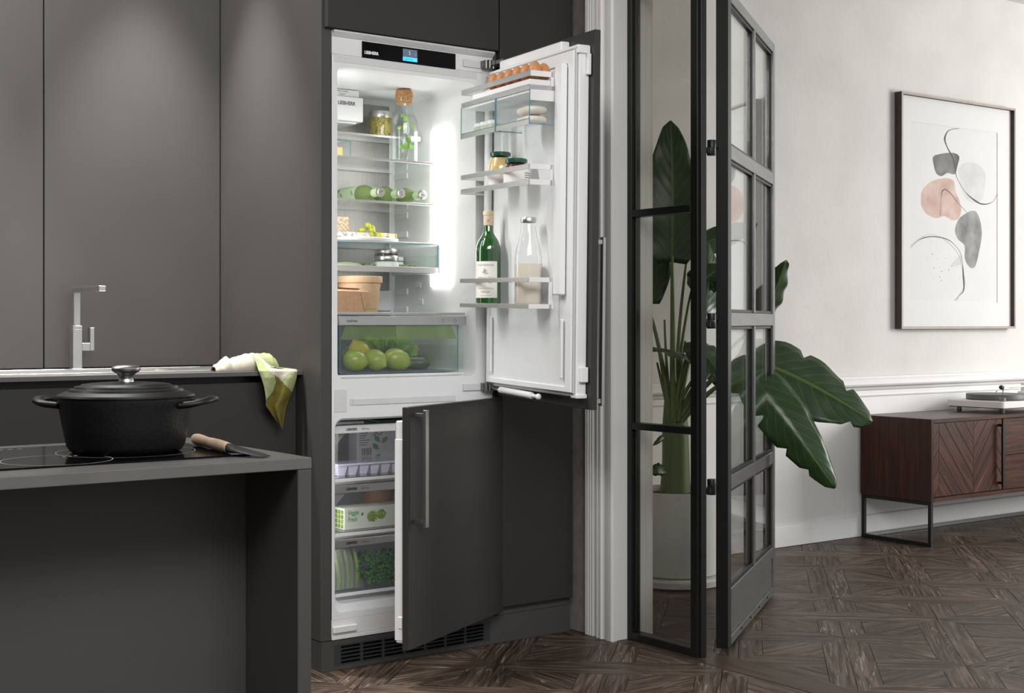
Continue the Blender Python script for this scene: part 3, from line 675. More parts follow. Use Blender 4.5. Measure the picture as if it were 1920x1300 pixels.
for ua, ub in ((.022, .262), (.268, .482)):
    m = MB(); D(m, ua, ub, VR - .0025, VR - .0005, 1.618, 1.701, b=0); D(m, ua, ub, .052, VR - .0025, 1.606, 1.609, b=0); D(m, ub - .002, ub, .052, VR - .0025, 1.609, 1.671, b=0); m.build('door_drawer', 'tray_glass', fd, **L_)
    DB(ua, ub, VR - .002, VR, 1.604, 1.6195, b=.0006).build('drawer_rail', 'steel_h', fd, **L_)
    m = MB(); D(m, ua - .001, ua + .001, VR - .001, VR + .001, 1.604, 1.702, b=0); D(m, ub - .001, ub + .001, VR - .001, VR + .001, 1.604, 1.702, b=0); D(m, ua, ub, VR - .001, VR + .001, 1.619, 1.6208, b=0); D(m, ub - .001, ub + .001, .052, VR, 1.604, 1.6058, b=0); m.build('pane_edge', 'edge_teal', fd, **L_)
A2 = R(27.3); ZM = door_matrix(A2, 0)
zd = DB(.004, .6, -.020, 0, .108, .7915, b=.0015).build('freezer_door', 'cab_front', local=True)
zd.parent = fr; zd.matrix_basis = mw(fr).inverted() @ ZM
m = MB(); D(m, .014, .590, .001, .027, .124, .752, b=.003); m.build('door_body', 'white', zd, **L_)
m = MB(); D(m, .02, .585, .027, .032, .13, .745, b=.002); m.build('gasket', 'gasket', zd, **L_)
m = MB(); D(m, .582, .594, .002, .018, .165, .200, b=.002); m.build('edge_clip', 'white', zd, **L_)
m = MB(); D(m, .586, .592, .001, .029, .132, .7, b=.001); m.build('edge_strip', 'white', zd, **L_)
m = MB(); D(m, .556, .572, -.062, -.052, .452, .783, b=.001); m.build('handle', 'steel', zd, **L_)
for a, b in ((.462, .474), (.762, .774)): DB(.559, .569, -.052, -.020, a, b, b=.0008).each('handle_post', 'gray_metal', zd, **L_)
# hinges
for zc, up in ((1.848, 1), (.826, 0)):
    m = MB(); m.box(2.505, 2.578, Y0 - .007, Y0 + .001, zc - .011, zc + .011, b=.001); o = m.build('hinge_plate', 'white_soft', fr)
    m = MB(); m.box(2.570, 2.598, Y0 - .022, Y0 - .001, zc - .010, zc + .012, b=.001)
    for k in range(3): m.lathe([(0, -.013), (.006, -.013), (.006, .013), (0, .013)], (2.578 + .012 * k, Y0 - .026 - .003 * k, zc + .002 * (k % 2)), 12)
    m.box(2.590, 2.622, Y0 - .045, Y0 - .020, zc - .004, zc + .013, b=.001); m.box(2.60, 2.617, Y0 - .085, Y0 - .046, zc + .0, zc + .012, b=.001); m.build('hinge', 'gray_metal', fr)
p0 = dpt(.02, .030, .823); p1 = dpt(.11, .042, .822); p2 = dpt(.33, .046, .8185); p3 = dpt(.37, .046, .818)
m = MB(); m.tube([p1, p1.lerp(p2, .02), p2.lerp(p1, .02), p2], [.008, .0105, .0105, .0095], 14); d_ = m.build('door_damper', 'white', fr)
m = MB(); m.tube([p0, p1], .004, 8); m.build('damper_rod', 'chrome', fr)
m = MB(); m.tube([p2, p2.lerp(p3, .5), p3], [.006, .006, .006], 10); m.ball(p3, .0095, n=12, m=8); m.build('damper_end', 'white', fr)

# ------------------------------------------------------------------ food on the shelves
def jar_prof(r, h, neck=.85, nh=.18): return [(0, 0), (r * .92, 0), (r, .004), (r, h * (1 - nh)), (r * .98, h * (1 - nh) + .004), (r * neck, h * (1 - nh * .4)), (r * neck, h)]
# carafe
t = thing('water_carafe', (2.436, 3.872, 1.5495), 'tall glass carafe of water with green herb sprig and cork stopper', 'carafe')
p = [(0, .002), (.043, .002), (.0445, .006), (.0445, .125), (.042, .140), (.034, .157), (.029, .168), (.0272, .180), (.0272, .209), (.0280, .211)]
MB().lathe(p, t.location, 40).build('glass_body', 'jar_glass', t)
MB().lathe([(0, .006), (.0405, .006), (.042, .009), (.042, .124), (.0405, .137), (.033, .154), (.0325, .155), (0, .155)], t.location, 32).build('water', 'water', t)
MB().lathe([(0, .192), (.0255, .192), (.0266, .210), (.0288, .213), (.0293, .222), (.027, .233), (.020, .239), (0, .240)], t.location, 28).build('cork_stopper', 'cork', t)
base = Vector(t.location); rr = random.Random(3)
st = [base + Vector((-.002, -.01, .012)), base + Vector((.010, -.012, .05)), base + Vector((.006, -.006, .085)), base + Vector((-.012, -.008, .115)), base + Vector((-.006, -.004, .148))]
MB().tube(st, .0013, 6).build('herb_stem', 'stem', t)
MB().tube([st[2], base + Vector((.016, -.012, .10)), base + Vector((.02, -.015, .115))], .001, 6).build('herb_stem', 'stem', t)
mat('herb', (.22, .42, .06), .5, var=.2, vs=60)
def small_leaf(c, d, w, l, up=Vector((0, 0, 1))):
    d = Vector(d).normalized(); s_ = d.cross(Vector((.2, 1, .3))).normalized(); m = MB(); rows = []
    for i in range(5):
        f = i / 4; ww = w * (sin(pi * (f * .85 + .12))) * (1.15 if i % 2 else .85); rows.append([Vector(c) + d * (l * f) - s_ * ww + Vector((0, .001, -.002 * f)), Vector(c) + d * (l * f), Vector(c) + d * (l * f) + s_ * ww + Vector((0, .001, -.002 * f))])
    return m.grid(rows)
for c, d, w, l in ((st[4], (.8, .1, -.3), .008, .022), (st[4], (-.3, .1, .8), .007, .014), (st[3], (.9, .2, .3), .006, .026), (st[3], (-.8, .1, -.1), .006, .02), (st[2], (.6, 0, -.7), .008, .026), (st[1], (-.9, .1, .1), .009, .036), (st[1], (.9, 0, .3), .008, .022), (st[1], (.5, .2, .8), .007, .02), (base + Vector((.02, -.015, .115)), (.3, 0, 1), .005, .02)):
    small_leaf(c, d, w, l).build('herb_leaf', 'herb', t)
# pesto jar
def jar(name, loc, r, h, label, glassm, content, lidm, lidh=.014, lid_r=1.0, fill=.86, group=None, lab=None):
    t = thing(name, loc, label, 'jar', group)
    MB().lathe(jar_prof(r, h - .004), loc, 32).build('glass_body', glassm, t)
    MB().lathe([(0, .003), (r * .93, .003), (r * .955, .006), (r * .955, h * fill * .93), (r * .86, h * fill), (0, h * fill)], loc, 28).build('contents', content, t)
    MB().lathe([(r * .8 * lid_r, h - lidh), (r * .98 * lid_r, h - lidh), (r * lid_r, h - lidh + .002), (r * lid_r, h - .003), (r * .95 * lid_r, h), (0, h)], loc, 32).build('lid', lidm, t)
    if lab:
        z0, z1, m_, a0, a1 = lab; pts = [[Vector(loc) + Vector((r * 1.008 * cos(a0 + (a1 - a0) * k / 14), r * 1.008 * sin(a0 + (a1 - a0) * k / 14), z)) for k in range(15)] for z in (z0, z1)]
        MB().grid(pts).build('paper_label', m_, t)
    return t
jar('pesto_jar', (2.464, 4.06, 1.6525), .041, .088, 'jar of green pesto with brushed silver lid on the top glass shelf', 'jar_glass', 'mustard_pesto', 'sat', .022)
# butter box
t = thing('butter_dish', (2.16, 3.96, 1.5495), 'clear lidded box holding a block of butter beside the carafe', 'butter dish')
MB().box(2.075, 2.252, 3.90, 4.02, 1.5495, 1.553, b=.001).build('dish_base', 'tray_glass', t)
m = MB(); m.box(2.075, 2.252, 3.90, 3.902, 1.5535, 1.607, b=0); m.box(2.25, 2.252, 3.902, 4.018, 1.5535, 1.607, b=0); m.box(2.075, 2.252, 4.018, 4.02, 1.5535, 1.607, b=0); m.box(2.075, 2.252, 3.90, 4.02, 1.6072, 1.609, b=0); m.build('cover', 'tray_glass', t)
m = MB(); m.box(2.2505, 2.2525, 3.8985, 3.9005, 1.5535, 1.609, b=0); m.box(2.075, 2.2525, 3.8985, 3.9005, 1.6075, 1.609, b=0); m.box(2.2505, 2.2525, 3.9, 4.02, 1.6075, 1.609, b=0); m.build('cover_edge', 'edge_teal', t)
MB().box(2.11, 2.234, 3.915, 3.985, 1.5535, 1.590, b=.003).build('butter_block', 'butter', t)
# lying bottles
RB = .0305
bp = [(0, 0), (.024, 0), (RB, .004), (RB, .140), (.029, .155), (.022, .172), (.0155, .184), (.0130, .200), (.0128, .232), (.0135, .236), (.0135, .246), (0, .246)]
Mb = Matrix.Rotation(pi / 2, 4, 'X')   # +z -> -y : neck towards the room
for x, w_, k in ((2.322, 'leftmost of the three lying green bottles, its printed label in full view', 0), (2.398, 'middle one of the three green bottles lying on the shelf', 1), (2.481, 'rightmost of the three lying green bottles, nearest the light column', 2)):
    loc = (x, 4.072, 1.415 + RB); t = thing('drink_bottle', loc, w_, 'bottle', 'green bottles lying on the glass shelf')
    MB().lathe(bp, loc, 28, M=Mb).build('bottle_body', 'bottle_lime', t)
    MB().lathe([(.0132, .200), (.0136, .2005), (.0136, .232), (.0132, .2325)], loc, 24, M=Mb).build('neck_label', 'label_green', t)
    pts = [[Vector(loc) + Vector((RB * 1.01 * cos(a), -yy, RB * 1.01 * sin(a))) for a in [-.3 + 4.2 * i / 16 for i in range(17)]] for yy in (.02, .128)]
    MB().grid(pts).build('body_label', 'label_green', t)
    m = MB(); n_ = 42; rows = []
    for r, z in ((.0138, .2375), (.0155, .2375), (.0148, .244), (.0125, .2475)): rows.append([Vector(loc) + Mb @ Vector(((r * (1 + (.05 if (i % 2 and z < .24) else 0))) * cos(2 * pi * i / n_), r * (1 + (.05 if (i % 2 and z < .24) else 0)) * sin(2 * pi * i / n_), z)) for i in range(n_)])
    m.grid(rows, closed=True); o = len(m.v); m.add([Vector(loc) + Mb @ Vector((0, 0, .2482))], []); m.f += [(o, 3 * n_ + i, 3 * n_ + (i + 1) % n_) for i in range(n_)]; m.mi += [0] * n_
    m.build('crown_cap', 'sat', t)
    a = .5 + k * 1.2; c_ = Vector(loc) + Vector((0, -.2485, 0)); MB().tube([c_ + Vector((.009 * cos(a), 0, .009 * sin(a))), c_ + Vector((-.002 * sin(a), -.0003, .002 * cos(a))), c_ + Vector((-.009 * cos(a), 0, -.009 * sin(a)))], [.0004, .0014, .0004], 6).build('cap_mark', 'ink_gray', t)
    text('1L', .020, 'ink_gray', t, T(x - .0310, 3.972, 1.4445) @ Matrix.Rotation(-pi / 2, 4, 'Z') @ RX, bold=.02)
    MB().prism([(.003 * cos(b_) , .009 * sin(b_) + .002 * sin(b_ * 2)) for b_ in [2 * pi * i / 12 for i in range(12)]], 0, .0004, M=T(x - .0310, 4.03, 1.447) @ Matrix.Rotation(-pi / 2, 4, 'Z') @ RX @ Matrix.Rotation(.8, 4, 'Z')).build('label_leaf', 'leaf_print', t, smooth=0)
# cheese platter
t = MB().lathe([(0, 0), (.140, 0), (.152, .003), (.156, .010), (.155, .014), (.150, .014), (.142, .0115), (0, .0105)], (2.288, 3.955, 1.2875), 48, sx=1.0, sy=.9).build('serving_plate', 'white')
tag(t, 'round white plate of cheese and grapes on the glass shelf', 'plate')
ZP = 1.2985
def rough_block(x0, x1, y0, y1, z0, z1, j=.003, seed=1, n=7):
    rr = random.Random(seed); m = MB(); m.box(x0, x1, y0, y1, z0, z1, b=.004)
    m.v = [(x + rr.uniform(-j, j) * .4, y_ + rr.uniform(-j, j) * .4, z + (rr.uniform(-j, j) if z > z0 + .006 else 0)) for x, y_, z in m.v]; return m
tag(rough_block(2.190, 2.249, 3.90, 3.965, ZP, ZP + .066, seed=2).build('hard_cheese', 'cheese_rind'), 'tall upright piece of speckled hard cheese at the back of the plate', 'cheese')
tag(rough_block(2.170, 2.292, 3.845, 3.884, ZP, ZP + .020, seed=4, j=.004).build('soft_cheese', 'cheese_mold'), 'low white mould-ripened cheese wedge at the front of the plate', 'cheese')
t = thing('blue_cheese', (2.385, 3.905, ZP), 'blue-veined cheese slice with orange rind at the right of the plate', 'cheese')
rough_block(2.325, 2.408, 3.878, 3.925, ZP, ZP + .022, seed=6, j=.002).build('veined_paste', 'cheese_blue', t)
rough_block(2.4085, 2.413, 3.878, 3.925, ZP, ZP + .021, seed=8, j=.001).build('rind', 'cheese_edge', t)
t = thing('grape_bunch', (2.32, 3.885, ZP), 'small bunch of pale green grapes between the cheeses', 'grapes')
for i, (dx, dy, dz) in enumerate(((-.015, -.016, .010), (.016, -.018, .0105), (-.034, .004, .026), (-.002, -.006, .026), (-.012, .002, .042), (.006, .008, .034), (.030, .002, .011), (-.03, .010, .011))):
    MB().ball((2.322 + dx, 3.886 + dy, ZP + dz), (.0125, .0108, .0102), M=Matrix.Rotation(.5 * i - 1, 4, 'Y'), n=16, m=10).build('grape', 'grape', t)
MB().tube([(2.322, 3.894, ZP + .02), (2.318, 3.897, ZP + .04), (2.330, 3.905, ZP + .055)], .0015, 6).build('stalk', 'stem', t)
# in the hanging tray
zt_ = 1.2018
jar('herb_jar', (2.370, 3.875, zt_), .0395, .043, 'low jar of pale herb spread with silver lid in the hanging tray', 'jar_glass', 'label_green', 'sat', .015, fill=.6, lab=(.003, .022, 'paper', 2.6, 5.9))
jar('dark_jam_jar', (2.425, 3.965, zt_), .040, .070, 'jar of dark spread with green label behind the low jar in the tray', 'jar_glass', 'jam', 'sat', .014, lab=(.004, .046, 'label_green', 3.0, 6.2))
tag(B(2.405, 2.485, 3.875, 3.925, zt_, zt_ + .017, b=.002).build('cheese_pack', 'pack_paper'), 'small green and brown packet at the right end of the hanging tray', 'packet')
tag(B(2.285, 2.325, 3.865, 3.905, zt_, zt_ + .018, b=.002).build('cheese_pack', 'pack_paper'), 'small green and brown packet just left of the low jar in the tray', 'packet')
tag(MB().lathe([(0, 0), (.058, 0), (.062, .004), (.060, .010), (.045, .017), (.02, .020), (0, .0205)], (2.225, 3.895, zt_), 32).build('wrapped_cheese', 'cup_green'), 'pale green wrapped round of cheese at the left of the tray', 'cheese')
m = MB()
for k in range(3): m.lathe([(0, 0), (.034, 0), (.036, .006), (.034, .014), (0, .016)], (2.480, 4.01, zt_ + .0165 * k), 24)
tag(m.build('flatbread_stack', 'paper'), 'stack of pale rounds in paper at the right back of the tray', 'flatbread')
# on the lowest glass shelf
t = thing('kraft_tub', (2.252, 3.845, 1.061), 'round brown kraft paper tub with lid on the lowest glass shelf', 'tub')
MB().lathe([(0, 0), (.056, 0), (.0575, .002), (.068, .100), (.0685, .102), (0, .102)], t.location, 40).build('tub_body', 'kraft_light', t)
MB().lathe([(.066, .094), (.0725, .094), (.0735, .096), (.0735, .1125), (.072, .1145), (.066, .1145), (.064, .1115), (0, .1115)], t.location, 40).build('lid', 'kraft_light', t)
for a in (4.55, 4.85, 5.15):
    c_ = Vector(t.location) + Vector((.0592 * cos(a), .0592 * sin(a), .010)); M = T(*c_) @ Matrix.Rotation(a + pi / 2, 4, 'Z') @ RX
    m = MB(); ring = [(.0032 * cos(2 * pi * k / 8), .0032 * sin(2 * pi * k / 8)) for k in range(7)]; m.add([M @ Vector((x * s_, y_ * s_, .0008)) for s_ in (1, .6) for x, y_ in ring], [(i, i + 1, 8 + i, 7 + i) for i in range(6)]); m.build('recycling_mark', 'leaf_print', t, smooth=0)
    m = MB(); m.add([M @ Vector((x, y_, .0008)) for x, y_ in ((.006, -.0005), (.012, -.0005), (.012, .0005), (.006, .0005))], [(0, 1, 2, 3)]); m.build('dash_mark', 'leaf_print', t, smooth=0)
t = thing('takeaway_box', (2.16, 3.73, 1.061), 'folded brown takeaway carton in front of the kraft tub', 'carton')
m = MB(); vs = [(2.09, 3.712, 1.061), (2.190, 3.712, 1.061), (2.190, 3.772, 1.061), (2.09, 3.772, 1.061), (2.08, 3.700, 1.125), (2.206, 3.700, 1.123), (2.206, 3.784, 1.123), (2.08, 3.784, 1.125)]
m.add(vs, [(3, 2, 1, 0), (0, 1, 5, 4), (1, 2, 6, 5), (2, 3, 7, 6), (3, 0, 4, 7)]); m.build('carton_body', 'kraft', t, smooth=0)
m = MB(); m.add([(2.080, 3.702, 1.1252), (2.205, 3.702, 1.1235), (2.19, 3.745, 1.132), (2.085, 3.745, 1.135)], [(0, 1, 2, 3)]); m.add([(2.080, 3.782, 1.1252), (2.205, 3.782, 1.1235), (2.19, 3.735, 1.1345), (2.085, 3.735, 1.138)], [(3, 2, 1, 0)]); m.build('carton_flap', 'kraft', t, smooth=0)
m = MB(); m.add([(2.172, 3.7005, 1.119), (2.1905, 3.7113, 1.064), (2.1915, 3.7105, 1.064), (2.1735, 3.700, 1.119)], [(0, 1, 2, 3)]); m.build('fold_line', 'ink_gray', t, smooth=0)
# crisper contents
ZC = .8775
def citrus(name, label, c, r, l, ax, m_, nip=.2):
    d = Vector(ax).normalized(); q = d.to_track_quat('Z', 'Y').to_matrix().to_4x4(); pr = []
    for i in range(19):
        f = -1 + 2 * i / 18; rr_ = r * math.sqrt(max(0, 1 - f * f)) ** .92; z = f * l
        if abs(f) > .86: z = math.copysign(l * .86 + (abs(f) - .86) * l * (1 + (nip * 9 if f > 0 else nip * 2)), f); rr_ = max(rr_, 0) * .8
        pr.append((rr_ if 0 < i < 18 else 0, z))
    return tag(MB().lathe(pr, c, 28, M=q).build(name, m_, smooth=60), label, 'citrus fruit', 'citrus fruit in the vegetable drawer')
citrus('lime', 'green lime at the left front of the vegetable drawer, tip pointing right', (2.190, 3.765, ZC + .034), .034, .038, (1, -.2, -.25), 'lime')
citrus('lime', 'middle green lime of the front row in the vegetable drawer', (2.266, 3.772, ZC + .0345), .034, .038, (.35, -.75, -.35), 'lime')
citrus('lime', 'largest green lime, right of the front row beside the cucumbers', (2.347, 3.775, ZC + .035), .035, .045, (1, -.1, -.3), 'lime')
citrus('lemon', 'yellow knobbly lemon resting behind the green limes', (2.246, 3.833, ZC + .058), .034, .038, (-.45, .1, .9), 'lemon')
def cuke(label, p0, p1, r):
    p0, p1 = Vector(p0), Vector(p1); n = 14; t = thing('cucumber', p0.lerp(p1, .5) - Vector((0, 0, r)), label, 'cucumber', 'cucumbers in the vegetable drawer')
    P = [p0.lerp(p1, i / (n - 1)) + Vector((0, .006 * sin(pi * i / (n - 1)), 0)) for i in range(n)]; rad = [r * min(1, math.sqrt(max(.03, 1 - (1 - min(i, n - 1 - i) / 2.6) ** 2))) if min(i, n - 1 - i) < 2.6 else r for i in range(n)]
    MB().tube(P, rad, 16).build('cucumber_body', 'cucumber', t, smooth=60); d = (p1 - p0).normalized(); MB().tube([p1 - d * .002, p1 + d * .007, p1 + d * .013 + Vector((0, 0, .003))], [.004, .003, .002], 8).build('stalk', 'stem', t)
cuke('front dark green cucumber lying right of the limes', (2.352, 3.838, ZC + .0225), (2.492, 3.800, ZC + .021), .0205)
cuke('rear dark green cucumber with light stalk end at the drawer wall', (2.362, 3.900, ZC + .026), (2.510, 3.862, ZC + .0215), .021)
def lettuce(c, label):
    t = thing('lettuce', c, label, 'lettuce'); rr = random.Random(11); C = Vector(c)
    for k in range(26):
        a = 2 * pi * k * .618 + rr.uniform(-.2, .2); tier = k / 25; el = .15 + 1.15 * tier; R_ = .060 - .024 * tier; wd = rr.uniform(.036, .052); ph = rr.uniform(0, 6)
        d = Vector((cos(a) * 2.1, sin(a) * .7, 0)); dn = d.normalized(); side = Vector((-dn.y, dn.x, 0)); pts = []
        for i in range(9):
            f = i / 8; row = []
            for j in range(49):
                g_ = j / 48 * 2 - 1; fr_ = f ** 3; wob = fr_ * (.0150 * sin(g_ * 19 + ph) + .0055 * sin(g_ * 43 + 2 * ph))
                wob2 = fr_ * (.016 * cos(g_ * 19 + ph) + .005 * cos(g_ * 43 + ph))
                rad = f * (1 - .15 * g_ * g_); out = R_ * rad * cos(el * .85) + .010 * f * f
                z = .010 + .070 * rad * sin(.35 + el * .7) + .010 * tier + wob
                p = C + d * (out + wob2 * .5) + side * (wd * g_ * (.35 + .65 * f)) + Vector((0, 0, z)); p.z = max(p.z, c[2] + .001); p.x = min(2.520 - .004 * abs(g_), max(2.11, p.x)); p.y = min(p.y, 4.058); row.append(p)
            pts.append(row)
        MB().grid(pts).build('lettuce_leaf', 'lettuce', t, smooth=80)
    MB().ball(C + Vector((0, 0, .030)), (.075, .030, .029), n=18, m=10).build('heart', 'lettuce', t)
lettuce((2.415, 3.962, ZC + .006), 'frilly green lettuce head at the back of the vegetable drawer')
# freezer contents
def ice_tray(x0, y0, z0):
    t = thing('ice_cube_tray', (x0 + .14, y0 + .055, z0), 'white ice cube tray with clear lid in the top freezer drawer', 'ice cube tray')
    for i in range(7):
        for j in range(2):
            cx, cy = x0 + .022 + i * .0385, y0 + .028 + j * .052; v = []
            for zz, s_ in ((0, .011), (.030, .0175)): v += [(cx - s_, cy - s_ * 1.2, z0 + zz), (cx + s_, cy - s_ * 1.2, z0 + zz), (cx + s_, cy + s_ * 1.2, z0 + zz), (cx - s_, cy + s_ * 1.2, z0 + zz)]
            MB().add(v, [(3, 2, 1, 0), (0, 1, 5, 4), (1, 2, 6, 5), (2, 3, 7, 6), (3, 0, 4, 7), (4, 5, 6, 7)]).build('cube_pocket', 'ice_tray', t, smooth=0)
    B(x0, x0 + .275, y0, y0 + .108, z0 + .0302, z0 + .036, b=.002).build('rim', 'ice_tray', t); B(x0 + .002, x0 + .273, y0 + .002, y0 + .106, z0 + .0364, z0 + .045, b=.003).build('lid', 'fz_glass', t)
ice_tray(2.106, 3.725, .5625)
t = thing('soup_carton', (2.36, 3.90, .5625), 'white carton printed with green leaves behind the ice cube tray', 'carton')
B(2.262, 2.42, 3.875, 3.93, .5625, .700, b=.002).build('carton_body', 'carton_white', t)
text('SO', .030, 'ink_gray', t, T(2.318, 3.8745, .668) @ RX); [B(2.270, 2.290 + .006 * ((k * 7) % 4), 3.8746, 3.8750, .690 - .0075 * k, .6925 - .0075 * k, b=0).build('printed_line', 'ink_gray', t) for k in range(8)]
def flat_leaf(c, w, l, rot, parent, m_='leaf_print'):
    pts = [(w * sin(pi * k / 10) * s_, l * (k / 10)) for s_, ks in ((1, range(11)), (-1, range(9, 0, -1))) for k in ks]
    MB().prism(pts, 0, .0004, M=T(*c) @ RX @ Matrix.Rotation(rot, 4, 'Z')).build('leaf_print', m_, parent, smooth=0)
for dx, dz, rt in ((2.345, .645, .7), (2.352, .642, -.9), (2.342, .622, .9), (2.348, .606, 2.2)): flat_leaf((dx, 3.8748, dz), .008, .03, rt, t)
m = MB()
for k in range(9): m.box(2.278 + k * .0042, 2.2795 + k * .0042 + (k % 3) * .0006, 3.8745, 3.8750, .605, .628, b=0)
o = m.build('barcode', 'ink_gray', t, smooth=0); o['kind'] = 'stuff'
m = MB(); rr = random.Random(5); pts = [[Vector((2.085 + .10 * i / 10 + rr.uniform(-.002, .002), 3.86 - .018 * sin(pi * i / 10) * sin(pi * min(1, .15 + j / 9)) + rr.uniform(-.003, .003), .5635 + .13 * j / 9)) for i in range(11)] for j in range(10)]
pts2 = [[Vector((p.x, 3.885 - (p.y - 3.86), p.z)) for p in r] for r in pts]; m.grid(pts); m.grid([r[::-1] for r in pts2])
t = m.build('herb_bag', 'carton'); tag(t, 'pale green bag of frozen food at the left of the top freezer drawer', 'bag')
t = thing('vegetable_box', (2.26, 3.75, .3985), 'pale green box of frozen romanesco with leafy lettering in the middle freezer drawer', 'box')
B(2.128, 2.40, 3.722, 3.80, .3985, .4635, b=.001).build('box_body', 'carton', t)
text('Veggie\nFresh', .0205, 'leaf_print', t, T(2.139, 3.7214, .443) @ RX, sx=.72, shear=.25, bold=.01)
flat_leaf((2.187, 3.7216, .4375), .004, .013, -.6, t)
def romanesco(c, r, parent):
    m = MB(); rr = random.Random(int(c[0] * 1000))
    for k in range(46):
        f = k / 46; a = k * 2.39996; rad = r * math.sqrt(f); s_ = r * .24 * (1.1 - .3 * f)
        x, z = c[0] + rad * cos(a), c[2] + rad * sin(a) * .85; m.lathe([(s_, 0), (s_ * .6, -.0006), (0, -.0012)], (x, c[1], z), 7, M=Matrix.Rotation(-pi / 2, 4, 'X'))
    o = m.build('romanesco_print', 'romanesco', parent, smooth=0); o['kind'] = 'stuff'
romanesco((2.226, 3.7212, .433), .018, t); romanesco((2.258, 3.7212, .4375), .016, t)
m = MB()
for k in range(16): m.box(2.1272, 2.1279, 3.728 + (k % 4) * .018, 3.742 + (k % 4) * .018, .403 + (k // 4) * .014, .415 + (k // 4) * .014, b=.0002)
o = m.build('side_print', 'romanesco', t, smooth=0); o['kind'] = 'stuff'
t = thing('ice_cream_tub', (2.33, 3.86, .3985), 'round brown ribbed tub behind the pale green box', 'tub')
n_ = 60; rows = [[Vector((2.33 + (r * (1 + (.012 if k % 2 else -.012) * (z > .06))) * cos(2 * pi * k / n_), 3.86 + r * (1 + (.012 if k % 2 else -.012) * (z > .06)) * sin(2 * pi * k / n_), .3985 + z)) for k in range(n_)] for r, z in ((.046, 0), (.048, .06), (.050, .08), (.052, .098))]
m = MB().grid(rows, closed=True); m.add(rows[0], [tuple(range(n_))[::-1]]); m.build('tub_body', 'tub_brown', t)
MB().lathe([(.05, .0985), (.055, .0985), (.055, .109), (.053, .111), (0, .111)], t.location, 40).build('lid', 'tub_brown', t)
# peas and beans
m = MB(); rr = random.Random(21); q = MB().ball((0, 0, 0), (.0072, .0055, .0052), n=8, m=5)
for k in range(420):
    x = rr.uniform(2.165, 2.40); y_ = rr.uniform(3.704, 3.78); z = .219 + .006 + rr.random() ** 1.0 * .098 * (1 if x > 2.2 else .35 + .65 * (x - 2.148) / .052)
    if y_ < 3.712 or rr.random() < .6:
        y_ = (3.712 if x > 2.205 else 3.745) + (z - .22) * .22 + rr.uniform(-.004, .006)
    M = T(x, y_, z) @ Matrix.Rotation(rr.uniform(0, 6), 4, 'Y') @ Matrix.Rotation(rr.uniform(0, 6), 4, 'Z'); m.add([M @ Vector(v) for v in q.v], q.f)
o = m.build('frozen_peas', 'pea', smooth=80); o['label'] = 'loose green frozen peas in the bottom freezer drawer'; o['category'] = 'peas'; o['kind'] = 'stuff'
t = thing('bean_bag', (2.118, 3.75, .2175), 'clear bag of long green beans at the left of the bottom freezer drawer', 'bag')
for k in range(7):
    x = 2.078 + .0155 * k; y_ = 3.724 + .006 * (k % 2); MB().tube([(x, y_, .2215), (x + .001, y_ - .002, .25), (x - .004 + .001 * k, y_, .29), (x - .012 + .003 * k * .3, y_ + .004, .338)], [.006, .0078, .0072, .005], 10).build('green_bean', 'bean', t)
pts = [[Vector((2.0705 + w_ * (.5 + .5 * cos(a)) , 3.722 - .011 * sin(a) + .004, z)) for a in [pi + pi * i / 12 * -1 for i in range(13)]] for z, w_ in ((.219, .128), (.235, .125), (.26, .112), (.285, .10), (.31, .088), (.334, .08), (.344, .07))]
MB().grid(pts).build('plastic_film', 'film', t)

# ------------------------------------------------------------------ food in the door
def DT(u, v, z): return DM @ T(u, -v, z)
def dthing(name, u, v, z, label, cat, group=None):
    p = dpt(u, v, z); return thing(name, p, label, cat, group)
er = random.Random(2); names = ['first', 'second', 'third', 'fourth', 'fifth', 'sixth']
ep = [(0, -.5)] + [(.0195 * sin(pi * i / 14) * (1 - .13 * cos(pi * i / 14) * -1), -.026 * cos(pi * i / 14)) for i in range(1, 14)] + [(0, .026)]; ep[0] = (0, -.026)
eggm = None; ei = 0
for row, v, us in ((0, .113, (.190, .243, .296, .349, .402, .455)), (1, .078, (.215, .270, .325, .380, .445))):
    for u in us:
        z = 1.7615 + er.uniform(-.001, .001); p = dpt(u, v, z); ei += 1
        if eggm is None: o = MB().lathe(ep, (0, 0, 0), 20).build('egg', 'egg', local=True, smooth=60); eggm = o.data
        else: o = bpy.data.objects.new('egg', eggm); COL.objects.link(o)
        o.location = p; o.rotation_euler = (er.uniform(-.1, .1), er.uniform(-.1, .1), 0)
        tag(o, '%s brown egg from the hinge side in the %s row of the egg tray' % (names[us.index(u)], 'front' if row == 0 else 'back'), 'egg', 'eggs in the egg tray')
